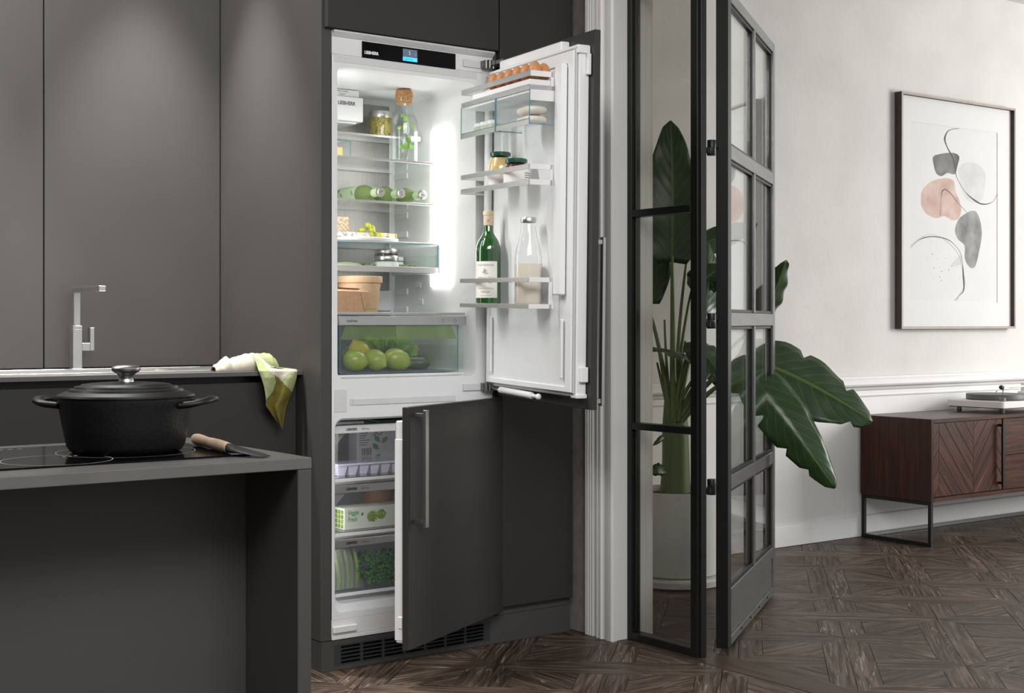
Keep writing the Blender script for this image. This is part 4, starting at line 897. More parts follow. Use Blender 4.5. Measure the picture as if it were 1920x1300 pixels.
def door_jar(name, u, v, z, prof, label, content, label_z, group=None, lidz=None):
    t = dthing(name, u, v, z, label, 'jar', group); L = Vector(t.location)
    MB().lathe(prof, L, 32).build('glass_body', 'jar_glass', t)
    MB().lathe([(max(0, r - .002), max(.003, zz - (.002 if zz > .05 else 0))) for r, zz in prof if zz <= lidz - .009] + [(0, lidz - .012)], L, 28).build('contents', content, t)
    r1 = prof[-1][0]; MB().lathe([(r1 * .9, lidz - .013), (r1 * 1.10, lidz - .013), (r1 * 1.14, lidz - .010), (r1 * 1.14, lidz - .003), (r1 * 1.06, lidz), (0, lidz)], L, 32).build('lid', 'lid_green', t)
    rl = max(p[0] for p in prof) * 1.01; a0, a1 = 2.9, 6.6; pts = [[L + Vector((rl * cos(a0 + (a1 - a0) * k / 18), rl * sin(a0 + (a1 - a0) * k / 18), zz)) for k in range(19)] for zz in label_z]; lb = MB().grid(pts).build('paper_label', 'paper', t)
    for k in range(4):
        zz = label_z[0] + (label_z[1] - label_z[0]) * (.30 + .14 * k); aa, ab = 4.75, 5.75; hh = .0011
        pts = [[L + Vector((rl * 1.004 * cos(aa + (ab - aa - .15 * (k % 2)) * i / 8), rl * 1.004 * sin(aa + (ab - aa - .15 * (k % 2)) * i / 8), q)) for i in range(9)] for q in (zz - hh, zz + hh)]; MB().grid(pts).build('printed_line', 'ink_gray', t)
zr = 1.4395
door_jar('mustard_jar', .190, .088, zr, [(0, .001), (.036, .001), (.0385, .005), (.0385, .060), (.037, .078), (.031, .092), (.0285, .097), (.0285, .106)], 'tall jar of yellow mustard with dark green lid in the middle door rack', 'mustard', (.006, .056), lidz=.112)
door_jar('jam_jar', .315, .098, zr, [(0, .001), (.037, .001), (.040, .005), (.040, .048), (.038, .055), (.031, .064), (.030, .067), (.030, .074)], 'shorter jar of dark red jam with green lid beside the mustard', 'jam', (.004, .050), lidz=.081)
# bottle of pear nectar
t = dthing('juice_bottle', .125, .093, 1.0862, 'dark green juice bottle with cream label in the bottom door rack', 'bottle'); L = Vector(t.location)
MB().lathe([(0, .003), (.034, .003), (.0385, .006), (.0385, .168), (.0375, .180), (.032, .197), (.024, .210), (.017, .221), (.0150, .230), (.0142, .262), (0, .262)], L, 40).build('bottle_body', 'wine_green', t)
MB().lathe([(.0147, .246), (.0150, .2465), (.0152, .276), (.0168, .2775), (.0168, .289), (.015, .291), (0, .291)], L, 28).build('capsule', 'capsule', t)
def wrap(L, r, a0, a1, z0, z1, name, m_, t, k=16):
    pts = [[L + Vector((r * cos(a0 + (a1 - a0) * i / k), r * sin(a0 + (a1 - a0) * i / k), z)) for i in range(k + 1)] for z in (z0, z1)]; return MB().grid(pts).build(name, m_, t)
AC = math.atan2(-L.y, -L.x) - .26; lbl = wrap(L, .0389, AC - 1.25, AC + 1.02, .022, .134, 'paper_label', 'paper', t)
def wrap_text(s, size, m_, parent, L, r, ac, z, **k):
    o = text(s, size, m_, parent, Matrix.Identity(4), local=True, align='CENTER', **k); I = mw(parent).inverted()
    for v in o.data.vertices:
        a = ac + v.co.x / r; v.co = I @ Vector((L.x + r * cos(a), L.y + r * sin(a), L.z + z + v.co.y))
    return o
mat('ink_gold', (.42, .27, .05), .5, var=0); mat('ink_green', (.12, .36, .20), .6, var=0)
wrap_text('THOF REISINGER', .0075, 'ink_gray', t, L, .0391, AC, .120); wrap_text('Williams Christ', .0095, 'ink_green', t, L, .0391, AC, .081, shear=.3)
wrap_text('BIRNE', .0175, 'ink_gold', t, L, .0391, AC, .066, sx=.9, bold=.01); wrap_text('Nektar', .0105, 'ink_gold', t, L, .0391, AC, .037, shear=.2); wrap_text('Williams Christ Birnen', .0056, 'ink_green', t, L, .0391, AC, .0495); wrap(L, .0391, AC - .5, AC + .5, .0277, .0287, 'printed_line', 'ink_gray', t)
for k in range(7):
    a = k * 2.4; q = math.sqrt(k / 7) * .0085; wrap_text('o', .012, 'ink_gray', t, L, .0391, AC + q * cos(a) / .0391, .0985 + q * sin(a), name='grape_emblem')
wrap_text('X', .012, 'ink_gray', t, L, .0155, AC + .1, .256, shear=.5); wrap_text('~', .012, 'ink_gray', t, L, .0155, AC + 1.0, .251)
# milk bottle
t = dthing('milk_bottle', .385, .090, 1.0862, 'half full glass milk bottle with silver lid in the bottom door rack', 'bottle'); L = Vector(t.location)
MB().lathe([(0, .002), (.036, .002), (.0405, .008), (.0405, .125), (.0395, .145), (.0345, .175), (.026, .207), (.0205, .232), (.0195, .246), (.0195, .250)], L, 40).build('glass_body', 'jar_glass', t)
MB().lathe([(0, .005), (.036, .005), (.0392, .010), (.0392, .123), (0, .123)], L, 36).build('milk', 'milk', t)
MB().lathe([(.019, .244), (.0232, .244), (.0237, .246), (.0237, .256), (.0225, .258), (0, .258)], L, 36).build('lid', 'sat', t)
# in the door drawers
for k, u in enumerate((.085, .135, .185)):
    t = dthing('yogurt_cup', u, .105, 1.6095, ('small pale green cup nearest the hinge in the left door drawer', 'middle of the three small pale green cups in the door drawer', 'small pale green cup beside the drawer divider in the door')[k], 'cup', 'small cups in the door drawer'); L = Vector(t.location)
    MB().lathe([(0, 0), (.019, 0), (.021, .003), (.022, .026), (0, .026)], L, 24).build('cup_body', 'cup_green', t); MB().lathe([(.0225, .0262), (.0235, .027), (.0235, .036), (.022, .038), (0, .038)], L, 24).build('lid', 'white', t)
for k, (z, nm) in enumerate(((1.6095, 'lower'), (1.6375, 'upper'))):
    q = DM @ T(.410, -.098, z + .0135); m = MB().ball((0, 0, 0), (.052, .034, .0133), n=24, m=10); m.v = [tuple(q @ Vector((math.copysign(abs(x / .052) ** .6, x) * .052, math.copysign(abs(y_ / .034) ** .6, y_) * .034, math.copysign(abs(zz / .0133) ** .7, zz) * .0133 + .0012 * sin(x * 160)))) for x, y_, zz in m.v]
    tag(m.build('meat_pack', 'meat', smooth=70), '%s of the two pale wrapped meat packs in the right door drawer' % nm, 'packet', 'wrapped meat packs')

# ------------------------------------------------------------------ counter run at the back wall
t = thing('base_cabinet', (1.0, 4.05, 0), 'long dark grey handleless base cabinet under the worktop', 'cabinet')
B(-.9, 1.990, 3.80, YB - .002, .10, .72, b=0).build('carcass', 'black', t)
B(-.9, 1.990, 3.80, 3.812, .7205, .8725, b=0).build('grip_rail', 'black', t)
B(1.978, 1.990, 3.8125, YB - .002, .7205, .8725, b=0).build('end_panel', 'black', t)
B(.70, 1.9915, 3.775, 3.797, .12, .853, b=.0015).build('drawer_front', 'cab_front', t)
B(-.9, .697, 3.775, 3.797, .12, .853, b=.0015).build('drawer_front', 'cab_front', t)
B(-.9, 1.99, 3.83, 3.845, .0005, .0995, b=0).build('plinth', 'cab', t)
HX0, HX1, HY0, HY1 = .30, 1.742, 3.92, 4.21
m = MB(); m.box(-.9, HX0, 3.747, YB - .001, .8735, .8855, b=0); m.box(HX1, 1.9995, 3.747, YB - .001, .8735, .8855, b=0); m.box(HX0, HX1, 3.747, HY0, .8735, .8855, b=0); m.box(HX0, HX1, HY1, YB - .001, .8735, .8855, b=0)
tag(m.build('worktop', 'worktop'), 'thin dark grey worktop along the back wall holding the sink', 'worktop')
t = thing('kitchen_sink', (1.1, 4.06, .70), 'long brushed steel inset sink in front of the square tap', 'sink')
m = MB(); e = .0008; Z = .8862
inn = [(HX0 + .02, HY0 + .02), (HX1 - .02, HY0 + .02), (HX1 - .02, HY1 - .02), (HX0 + .02, HY1 - .02)]; out = [(HX0 - .02, HY0 - .02), (HX1 + .14, HY0 - .02), (HX1 + .14, HY1 + .02), (HX0 - .02, HY1 + .02)]
m.add([(x, y_, Z) for x, y_ in out] + [(x, y_, Z) for x, y_ in inn] + [(x, y_, .74) for x, y_ in inset(inn, .012)], [(0, 1, 5, 4), (1, 2, 6, 5), (2, 3, 7, 6), (3, 0, 4, 7), (4, 5, 9, 8), (5, 6, 10, 9), (6, 7, 11, 10), (7, 4, 8, 11), (8, 9, 10, 11)]); m.build('basin', 'sat', t, smooth=0)
m = MB(); m.box(HX0 - .021, HX1 + .141, HY0 - .021, HY0 - .012, .8858, .888, b=.0008); m.box(HX0 - .021, HX1 + .141, HY1 + .012, HY1 + .0215, .8858, .8885, b=.0008); m.each('raised_edge', 'sat', t)
MB().lathe([(.0, .7408), (.03, .7408), (.033, .7425), (.04, .7425)], (1.0, 4.06, 0), 24).build('drain', 'chrome', t)
t = thing('kitchen_tap', (1.479, 4.262, .8856), 'square steel kitchen tap with side lever behind the sink', 'tap')
TX, TY = 1.492, 4.262
B(TX - .018, TX + .018, TY - .018, TY + .018, .8856, .8885, b=.001).build('base_plate', 'sat', t)
B(TX - .0145, TX + .0145, TY - .0145, TY + .0145, .8886, 1.010, b=.001).build('body', 'sat', t)
B(TX - .0145, TX + .0145, TY - .0145, TY + .0145, 1.0105, 1.020, b=.001).build('collar', 'sat', t)
B(TX - .0105, TX + .0105, TY - .0105, TY + .0105, 1.0202, 1.1225, b=.001).build('riser', 'sat', t)
B(TX - .0105, TX + .0105, TY - .225, TY + .0105, 1.1226, 1.1385, b=.001).build('spout', 'sat', t)
B(TX + .0146, TX + .040, TY - .012, TY + .012, .9435, .967, b=.001).build('lever_arm', 'sat', t)
B(TX + .0402, TX + .0535, TY - .012, TY + .012, .9435, 1.0145, b=.001).build('lever', 'sat', t)
# towel
ZX, ZY = lambda x: 390 + x / 7.224, lambda y: 640 + y / 7.224
def unpx(px, py, Y):
    u = (px - 960) / 2627; v = (605 - py) / 2627; dx = cos(YAW) * u + sin(YAW); dy = -sin(YAW) * u + cos(YAW); k = Y / dy; return Vector((dx * k, Y, 1.03 + v * k))
rows = [(178, 585, 700), (200, 605, 715), (240, 632, 735), (300, 655, 800), (350, 668, 900), (380, 680, 1200), (410, 690, 1212), (470, 712, 1203), (520, 730, 1195), (620, 760, 1165), (700, 775, 1137), (790, 785, 1100), (880, 785, 1065), (940, 830, 1047), (1050, 905, 1030), (1130, 960, 1017), (1195, 1002, 1008)]
def lerp_rows(y):
    for a, b in zip(rows, rows[1:]):
        if a[0] <= y <= b[0]: f = (y - a[0]) / (b[0] - a[0]); return a[1] + (b[1] - a[1]) * f, a[2] + (b[2] - a[2]) * f
    return rows[-1][1:]
def inpoly(x, y, poly):
    c = False
    for i in range(len(poly)):
        (x0, y0), (x1, y1) = poly[i - 1], poly[i]
        if (y0 > y) != (y1 > y) and x < (x1 - x0) * (y - y0) / (y1 - y0) + x0: c = not c
    return c
olive = [(905, 455), (1000, 545), (1142, 695), (1060, 900), (1005, 1210), (775, 885), (790, 790), (870, 690), (910, 580), (915, 520)]
cream = [(590, 160), (660, 175), (760, 250), (830, 340), (950, 375), (1215, 395), (1215, 412), (1090, 440), (1030, 490), (1000, 545), (905, 455), (850, 430), (790, 340), (700, 250), (640, 215), (600, 200)]
NR, NC = 64, 36; grid = []; colr = {}
for i in range(NR + 1):
    y_ = 178 + (1195 - 178) * i / NR; a, b = lerp_rows(y_); r_ = []
    for j in range(NC + 1):
        f = j / NC; x = a + (b - a) * f
        over = max(0, min(1, (400 - y_) / 220)); Yd = 3.738 + .055 * over ** .8 - .010 * sin(f * pi) * min(1, max(0, (y_ - 380) / 120)) + .006 * sin(f * 9 + y_ * .006) * min(1, max(0, (y_ - 300) / 200)) - .004 * (1 if over == 0 else 0)
        if y_ < 400 and x > 900: Yd += .012 * min(1, (400 - y_) / 40)
        p = unpx(ZX(x), ZY(y_), min(Yd, 3.80)); r_.append(p); colr[i, j] = (x, y_)
    grid.append(r_)
def tcol(i, j):
    x, y_ = colr[i, j]; x2, y2 = colr[min(i + 1, NR), min(j + 1, NC)]; x, y_ = (x + x2) / 2, (y_ + y2) / 2
    return 2 if inpoly(x, y_, olive) else (0 if inpoly(x, y_, cream) else 1)
m = MB().grid(grid, mi=tcol)
prof = [(72, 348, 366), (100, 322, 380), (160, 285, 388), (215, 228, 392), (250, 212, 396), (275, 232, 402), (310, 240, 408), (400, 205, 412), (500, 180, 414), (600, 168, 416), (700, 168, 414), (830, 168, 405), (890, 235, 395), (925, 310, 385), (947, 368, 376)]
K = 60; A_ = 18; body = []; cc = {}
for i in range(K + 1):
    x = 72 + (947 - 72) * i / K
    for a, b in zip(prof, prof[1:]):
        if a[0] <= x <= b[0]: f = (x - a[0]) / (b[0] - a[0]); top = a[1] + (b[1] - a[1]) * f; bot = a[2] + (b[2] - a[2]) * f; break
    Yc = 3.84; p_t = unpx(ZX(x), ZY(top), Yc); p_b = unpx(ZX(x), ZY(bot), Yc); hgt = max(.002, p_t.z - .8862); r_ = []; dep = .018 + .03 * min(1, hgt / .03)
    for k in range(A_ + 1):
        th_ = pi * k / A_; w_ = .0012 * sin(x * .05 + k * .9) + .001 * sin(x * .021 - k * 1.7) - .004 * math.exp(-((x - 285) / 16) ** 2)
        r_.append(Vector((p_t.x - .35 * dep * cos(th_) * .6, Yc - dep * cos(th_) * 1.0, .8862 + max(0, (hgt + w_ * min(1, hgt / .01))) * sin(th_) ** .75)))
    body.append(r_)
def bcol(i, j):
    x = 72 + (947 - 72) * i / K; return 0 if x + (A_ / 2 - j) * 4 < 610 else 1
m.grid(body, mi=bcol)
o = m.build('kitchen_towel', ['cloth_cream', 'cloth_green', 'cloth_olive'], smooth=80)
so = o.modifiers.new('thick', 'SOLIDIFY'); so.thickness = .0016; so.offset = 0
tag(o, 'crumpled cream, green and olive tea towel hanging over the worktop edge', 'towel')

# ------------------------------------------------------------------ island
IX, IY0, IY1, IZ = 1.149, 2.121, 2.655, .80
t = thing('kitchen_island', (.2, 2.4, 0), 'dark grey kitchen island with thin top in the left foreground', 'island')
B(-1.2, IX, IY0, IY1, IZ - .0195, IZ, b=.0012).build('top_slab', 'worktop', t)
B(IX - .0262, IX - .0005, IY0 + .0005, IY1, .0005, IZ - .020, b=.001).build('end_panel', 'cab', t)
PYI = 2.318
B(-1.2, IX - .0268, PYI, PYI + .018, .0005, IZ - .020, b=.0005).build('front_panel', 'cab', t)
B(-1.2, IX - .0268, PYI + .0185, IY1 - .02, .02, IZ - .0205, b=0).build('carcass', 'cab', t)
t = thing('induction_hob', (.6, 2.36, IZ), 'black glass induction hob with printed ring markings set on the island', 'hob')
B(.28, 1.081, 2.213, 2.575, IZ, IZ + .003, b=.0012).build('glass_plate', 'black_gloss_hob' if 'black_gloss_hob' in MATS else 'black_gloss', t)
def ring(cx, cy, r, w, z, parent, sx=1):
    n_ = 72; m = MB(); m.add([(cx + q * cos(2 * pi * k / n_), cy + q * sin(2 * pi * k / n_), z) for q in (r, r + w) for k in range(n_)], [(k, (k + 1) % n_, n_ + (k + 1) % n_, n_ + k) for k in range(n_)]); m.build('zone_ring', 'line_white', parent, smooth=0)
ZH = IZ + .0032
ring(.774, 2.302, .088, .0016, ZH, t); ring(.925, 2.387, .118, .0012, ZH, t); ring(.52, 2.47, .07, .0014, ZH, t)
for k in range(3): B(.80 + .012 * k, .803 + .012 * k, 2.345 + .006 * k, 2.353 + .006 * k, ZH - .0001, ZH + .0001, b=0).build('zone_mark', 'line_white', t)
for k in range(11): B(.62 + .0165 * k, .628 + .0165 * k, 2.545, 2.548, ZH - .0001, ZH + .0001, b=0).build('touch_mark', 'line_white', t)
# casserole
PX, PY = .925, 2.387
t = thing('casserole_pot', (PX, PY, IZ + .0034), 'black cast iron casserole with lid and steel knob on the hob', 'pot'); L = Vector(t.location)
MB().lathe([(0, 0), (.090, 0), (.0955, .003), (.101, .012), (.108, .045), (.1145, .082), (.1165, .0915), (.1165, .0945), (.111, .0945), (.109, .09), (0, .088)], L, 64).build('pot_body', 'iron', t, smooth=40)
MB().lathe([(.110, .0948), (.1175, .0952), (.1185, .0975), (.1165, .1005), (.111, .1020), (.106, .1055), (.099, .1065), (.0965, .110), (.090, .1112), (.0875, .1148), (.078, .1162), (.0755, .1185), (.062, .1200), (.040, .1215), (.018, .122), (.012, .1225)], L, 64).build('lid', 'iron_lid', t, smooth=40)
MB().lathe([(0, .1222), (.0135, .1222), (.0132, .1245), (.0112, .1275), (.0118, .1315), (.0165, .1368), (.0228, .1402), (.0248, .1436), (.0248, .1465), (.0225, .1492), (.016, .1510), (0, .1516)], L, 36).build('knob', 'sat', t, smooth=40)
rv = Vector((cos(YAW), -sin(YAW), 0)); fv = Vector((sin(YAW), cos(YAW), 0))
for s_, off in ((-1, 0), (1, 0)):
    ax = rv * s_; sd = fv; pts = []
    for k in range(15):
        a = pi * k / 14; pts.append(L + ax * (.104 + .047 * sin(a) ** .5) + sd * (.045 * cos(a)) + Vector((0, 0, .083 + .009 * sin(a))))
    m = MB(); rws = []
    for k, p in enumerate(pts):
        d = (pts[min(k + 1, 14)] - pts[max(k - 1, 0)]).normalized(); n1 = d.cross(Vector((0, 0, 1))).normalized()
        rws.append([p + n1 * (.0105 * cos(b_)) + Vector((0, 0, .0062 * sin(b_))) for b_ in [2 * pi * i / 12 for i in range(12)]])
    m.grid(rws, closed=True); m.build('side_handle', 'iron_lid', t, smooth=60)
# spatula
a = Vector((1.076, 2.436, IZ + .0145)); b = Vector((1.052, 2.240, IZ + .0125)); c = Vector((1.078, 2.172, IZ + .0045))
d = (b - a).normalized(); t = thing('spatula', a.lerp(c, .5) - Vector((0, 0, .011)), 'spatula with turned wooden handle and dark head at the island edge', 'spatula')
MB().tube([a, a + d * .004, a + d * .02, a + d * .05, a + d * .075, a + d * .10, a + d * .14, b - d * .02, b], [.004, .0095, .0108, .0102, .0092, .0098, .0105, .0098, .0088], 18).build('handle', 'handle_wood', t, smooth=60)
m = MB(); pp = [b - d * .001, b + d * .012, b + (c - b) * .35, b + (c - b) * .7, c, c + (c - b).normalized() * .014]; hw = [.0095, .016, .019, .018, .015, .012]; hz = [.0085, .0075, .0045, .003, .002, .001]; rws = []
for p, w_, h_ in zip(pp, hw, hz):
    sd = (c - b).cross(Vector((0, 0, 1))).normalized(); rws.append([p + sd * (w_ * cos(q)) + Vector((0, 0, h_ * sin(q))) for q in [2 * pi * i / 16 for i in range(16)]])
m.grid(rws, closed=True); m.add(rws[-1], [tuple(range(16))]); m.build('head', 'silicone', t, smooth=60)

# ------------------------------------------------------------------ glazed partition and door
t = struct(bpy.data.objects.new('window_1', None)); COL.objects.link(t); t.location = (3.035, 3.28, 0); t['label'] = 'fixed black-framed glass side panel beside the white casing'
X0, X1 = 3.013, 3.053; ZT = 2.118
B(X0, X1, 3.412, 3.4395, .0015, ZT, b=.001).build('stile', 'black_metal', t)
B(X0 + .012, X1 - .012, 3.404, 3.412, .03, ZT - .03, b=.0005).build('glazing_bead', 'black', t)
B(X0, X1, 3.108, 3.138, .0015, ZT, b=.001).build('stile', 'black_metal', t)
B(X0 + .010, X1 - .010, 3.101, 3.1079, .0015, ZT, b=.001).build('stile_rebate', 'black_metal', t)
for z0, z1 in ((.0015, .026), (ZT - .03, ZT), (.684, .706), (1.371, 1.394)): B(X0 + .0005, X1 - .0005, 3.1385, 3.4115, z0, z1, b=.001).build('rail', 'black_metal', t)
for z0, z1 in ((.026, .684), (.706, 1.371), (1.394, ZT - .03)): B(3.030, 3.036, 3.1385, 3.4035, z0 + .0003, z1 - .0003, b=0).build('pane', 'pane_fixed', t)
# door leaf, local x along the leaf from the hinge, local y to the living room
ANG = math.atan2(3.652 - 3.104, 3.945 - 3.141); t = bpy.data.objects.new('door_1', None); COL.objects.link(t); struct(t); t.location = (3.1415, 3.104, 0); t.rotation_euler = (0, 0, ANG); t['label'] = 'open black steel glass door with eight panes'
LW, LT, DZ0, DZ1 = .972, .038, .012, 2.078
def dl(*a, **k): return MB().box(*a, **k)
K_ = dict(local=True)
dl(0, .056, 0, LT, DZ0, DZ1, b=.0015).build('stile', 'black_metal', t, **K_)
dl(LW - .045, LW, 0, LT, DZ0, DZ1, b=.0015).build('stile', 'gray_metal', t, **K_)
zr = [(2.042, DZ1 - .0005), (1.546, 1.590), (1.018, 1.062), (.503, .547), (.150, .190)]
xm = .500; mw_ = .030
for k, (z0, z1) in enumerate(zr): dl(.0565, LW - .0455, 0, LT, z0, z1, b=.0015).build('rail', 'gray_metal', t, **K_)
for k in range(4):
    zb_, zt2 = zr[k + 1][1], zr[k][0]
    dl(xm, xm + mw_, .0005, LT - .0005, zb_ + .0003, zt2 - .0003, b=.0015).build('mullion', 'gray_metal', t, **K_)
    for a, b in ((.0565, xm), (xm + mw_, LW - .0455)):
        dl(a + .0003, b - .0003, .015, .021, zb_ + .0003, zt2 - .0003, b=0).build('pane', 'pane', t, **K_)
        dl(b - .026, b - .014, .0212, .027, zb_ + .012, zt2 - .012, b=.001).build('spacer_bar', 'sat', t, **K_)
        for x_ in (a, b - .010):
            dl(x_ + .0002, x_ + .0098, .0065, .0145, zb_ + .0108, zt2 - .0108, b=.001).build('glazing_bead', 'black_metal', t, **K_)
        dl(a + .0004, b - .0004, .0065, .0145, zb_ + .0005, zb_ + .0103, b=.001).build('glazing_bead', 'black_metal', t, **K_); dl(a + .0004, b - .0004, .0065, .0145, zt2 - .0103, zt2 - .0005, b=.001).build('glazing_bead', 'black_metal', t, **K_)
dl(.0565, LW - .0455, .006, LT - .006, .040, .1498, b=.001).build('kick_panel', 'gray_metal', t, **K_)
dl(.0565, LW - .0455, 0, LT, DZ0, .0395, b=.0015).build('bottom_rail', 'gray_metal', t, **K_)
for x_ in (.24, .42, .60, .78): MB().ball((x_, -.001, .030), (.006, .0025, .006), n=10, m=6).build('bolt', 'black', t, **K_)
for z in (.52, 1.035, 1.572):
    M = T(-.038, .045, z); h = MB().lathe([(0, -.024), (.0135, -.024), (.014, -.023), (.014, -.0006), (0, -.0006)], (0, 0, 0), 20, M=M).build('hinge_knuckle', 'black_metal', t, **K_)
    MB().lathe([(0, .0006), (.014, .0006), (.014, .023), (.0135, .024), (0, .024)], (.004, 0, 0), 20, M=M).build('hinge_knuckle', 'black_metal', t, **K_)
    dl(-.030, -.0005, .029, .0375, z + .002, z + .020, b=.001).build('hinge_leaf', 'black_metal', t, **K_); dl(-.068, -.050, .043, .056, z - .020, z - .002, b=.001).build('hinge_leaf', 'black_metal', t, **K_)

# ------------------------------------------------------------------ potted plant
PC = Vector((3.83, 4.075, 0))
t = thing('plant_pot', (PC.x, PC.y, .0008), 'tall round pale concrete planter with saucer behind the glass panel', 'pot'); L = Vector(t.location)
MB().lathe([(0, 0), (.185, 0), (.194, .006), (.196, .028), (.190, .036), (0, .036)], L, 56).build('saucer', 'pot_stone', t)
MB().lathe([(0, .0365), (.155, .0365), (.165, .044), (.171, .36), (.168, .368), (.158, .368), (.154, .34), (0, .34)], L, 56).build('planter', 'pot_stone', t)
MB().lathe([(.153, .342), (.10, .352), (.04, .358), (0, .359)], L, 40).build('soil', 'soil', t)
pl = thing('banana_plant', (PC.x, PC.y, .36), 'large leafy green plant growing in the concrete planter', 'plant')
def leaf(base, tip, width, nrm, bend=.0, cup=.15, seed=0, tears=(), curl=0, n=26, w=11):
    """leaf blade from base to tip; nrm = the side it shows; bend sags the middle towards nrm"""
    rr = random.Random(seed); base, tip, nrm = Vector(base), Vector(tip), Vector(nrm).normalized(); ax = tip - base; Lg = ax.length; ax.normalize(); side = ax.cross(nrm).normalized(); nrm = side.cross(ax)
    pts = []; uv = []; ph = rr.uniform(0, 6)
    for i in range(n + 1):
        f = i / n; prof = (sin(pi * min(1, f * .92 + .05) ** .8)) ** .62 * (1 - .25 * f) if f < .999 else .04
        row = []
        for j in range(w):
            g_ = j / (w - 1) * 2 - 1; ww = width * prof * g_
            for ft, sd, dp in tears:
                if abs(f - ft) < .022 and g_ * sd > 0: ww *= 1 - dp * abs(g_)
            c_ = base + ax * (Lg * f) + nrm * (bend * sin(pi * f) * Lg)
            z = -cup * abs(ww) - curl * max(0, abs(g_) - .4) ** 2 * width + .006 * sin(f * 23 + ph) * abs(g_) ** 2
            row.append(c_ + side * ww + nrm * z + ax * (-.12 * abs(ww))); uv.append((j / (w - 1), f))
        pts.append(row)
    o = MB().grid(pts).build('leaf', 'leaf', pl, smooth=80, uv=uv)
    so = o.modifiers.new('thick', 'SOLIDIFY'); so.thickness = .0012; return o
def stalk(p0, p1, p2, r0=.012, r1=.005):
    P = [Vector(p0).lerp(Vector(p1), k / 8).lerp(Vector(p1).lerp(Vector(p2), k / 8), k / 8) for k in range(9)]; MB().tube(P, [r0 + (r1 - r0) * k / 8 for k in range(9)], 10).build('stalk', 'plant_stem', pl, smooth=80)
def at(px, py, w):
    """point seen at a photo pixel, w metres in front of the lens"""
    u = (px - 960) / 2627 * w; v = (605 - py) / 2627 * w; return Vector((cos(YAW) * u + sin(YAW) * w, -sin(YAW) * u + cos(YAW) * w, 1.03 + v))
toc = -fv; up = Vector((0, 0, 1)); root = PC + Vector((0, 0, .355))
# thick sheathed trunk
P = [PC + Vector((0, 0, .35)), PC + Vector((.003, 0, .48)), PC + Vector((0, 0, .62)), PC + Vector((-.004, 0, .74))]
MB().tube(P, [.062, .055, .052, .040], 18, flat=.9).build('trunk', 'plant_stem', pl, smooth=80)
S = lambda px, py, w=5.5: at(px, py, w)
stalk(S(1262, 790), S(1262, 620), S(1260, 480, 5.45), .016, .006)
leaf(S(1260, 492, 5.45), S(1258, 226, 5.5), .128, toc + .15 * rv, .03, .10, 1)
stalk(S(1255, 780), S(1240, 640), S(1210, 560, 5.55), .012, .005); leaf(S(1212, 570, 5.6), S(1196, 330, 5.75), .11, toc - .5 * rv, -.04, .2, 2)
stalk(S(1272, 790), S(1285, 660), S(1325, 585, 5.6), .012, .005); leaf(S(1322, 600, 5.55), S(1330, 455, 5.75), .075, toc + .4 * rv, .03, .25, 3)
stalk(S(1278, 780), S(1330, 700), S(1400, 672, 5.35), .013, .006)
leaf(S(1385, 662, 5.36), S(1636, 790, 5.22), .180, toc * .75 + up * .75 - rv * .12, .055, .22, 4, tears=((.78, -1, .35), (.9, 1, .3), (.42, -1, .2)))
stalk(S(1278, 790), S(1330, 725), S(1402, 690, 5.25), .012, .006)
leaf(S(1400, 690, 5.25), S(1566, 916, 5.12), .105, toc * .9 + up * .25 - rv * .2, .075, .45, 5, tears=((.33, 1, .5), (.62, 1, .28), (.80, 1, .3)), curl=.2)
stalk(S(1270, 790), S(1330, 680), S(1420, 610, 5.75), .012, .005); leaf(S(1418, 615, 5.75), S(1474, 488, 5.6), .095, toc * .8 + rv * .5, .05, .3, 6)
leaf(S(1322, 682, 5.45), S(1205, 650, 5.25), .062, toc * .35 + up * .9, .05, .3, 7); stalk(S(1262, 780), S(1290, 720), S(1322, 682, 5.45), .010, .005)
leaf(S(1300, 640, 5.4), S(1352, 708, 5.25), .072, toc * .8 + up * .5 + rv * .2, .06, .2, 8); stalk(S(1265, 780), S(1275, 690), S(1300, 640, 5.4), .010, .005)
leaf(S(1326, 690, 5.6), S(1420, 745, 5.5), .06, toc * .6 + up * .6, .05, .2, 9); stalk(S(1270, 790), S(1290, 730), S(1326, 690, 5.6), .009, .004)
leaf(S(1296, 545, 5.7), S(1352, 500, 5.6), .08, toc + up * .3, .05, .2, 10); stalk(S(1266, 780), S(1275, 640), S(1296, 545, 5.7), .010, .004)
leaf(S(1290, 470, 5.8), S(1420, 420, 5.9), .06, toc + up * .3, .05, .2, 12); stalk(S(1266, 780), S(1270, 600), S(1290, 470, 5.8), .010, .004)
for px, py, w in ((1232, 680, 5.5), (1285, 640, 5.6), (1296, 660, 5.6), (1246, 600, 5.55)): stalk(S(1262, 800), S((1262 + px) / 2 - 4, 730), S(px, py, w), .010, .004)
leaf(S(1244, 818, 5.42), S(1224, 836, 5.38), .012, toc, .1, .2, 20, n=8, w=5); leaf(S(1246, 880, 5.45), S(1212, 888, 5.4), .03, toc + up * .4, .2, .2, 21, n=10, w=5)

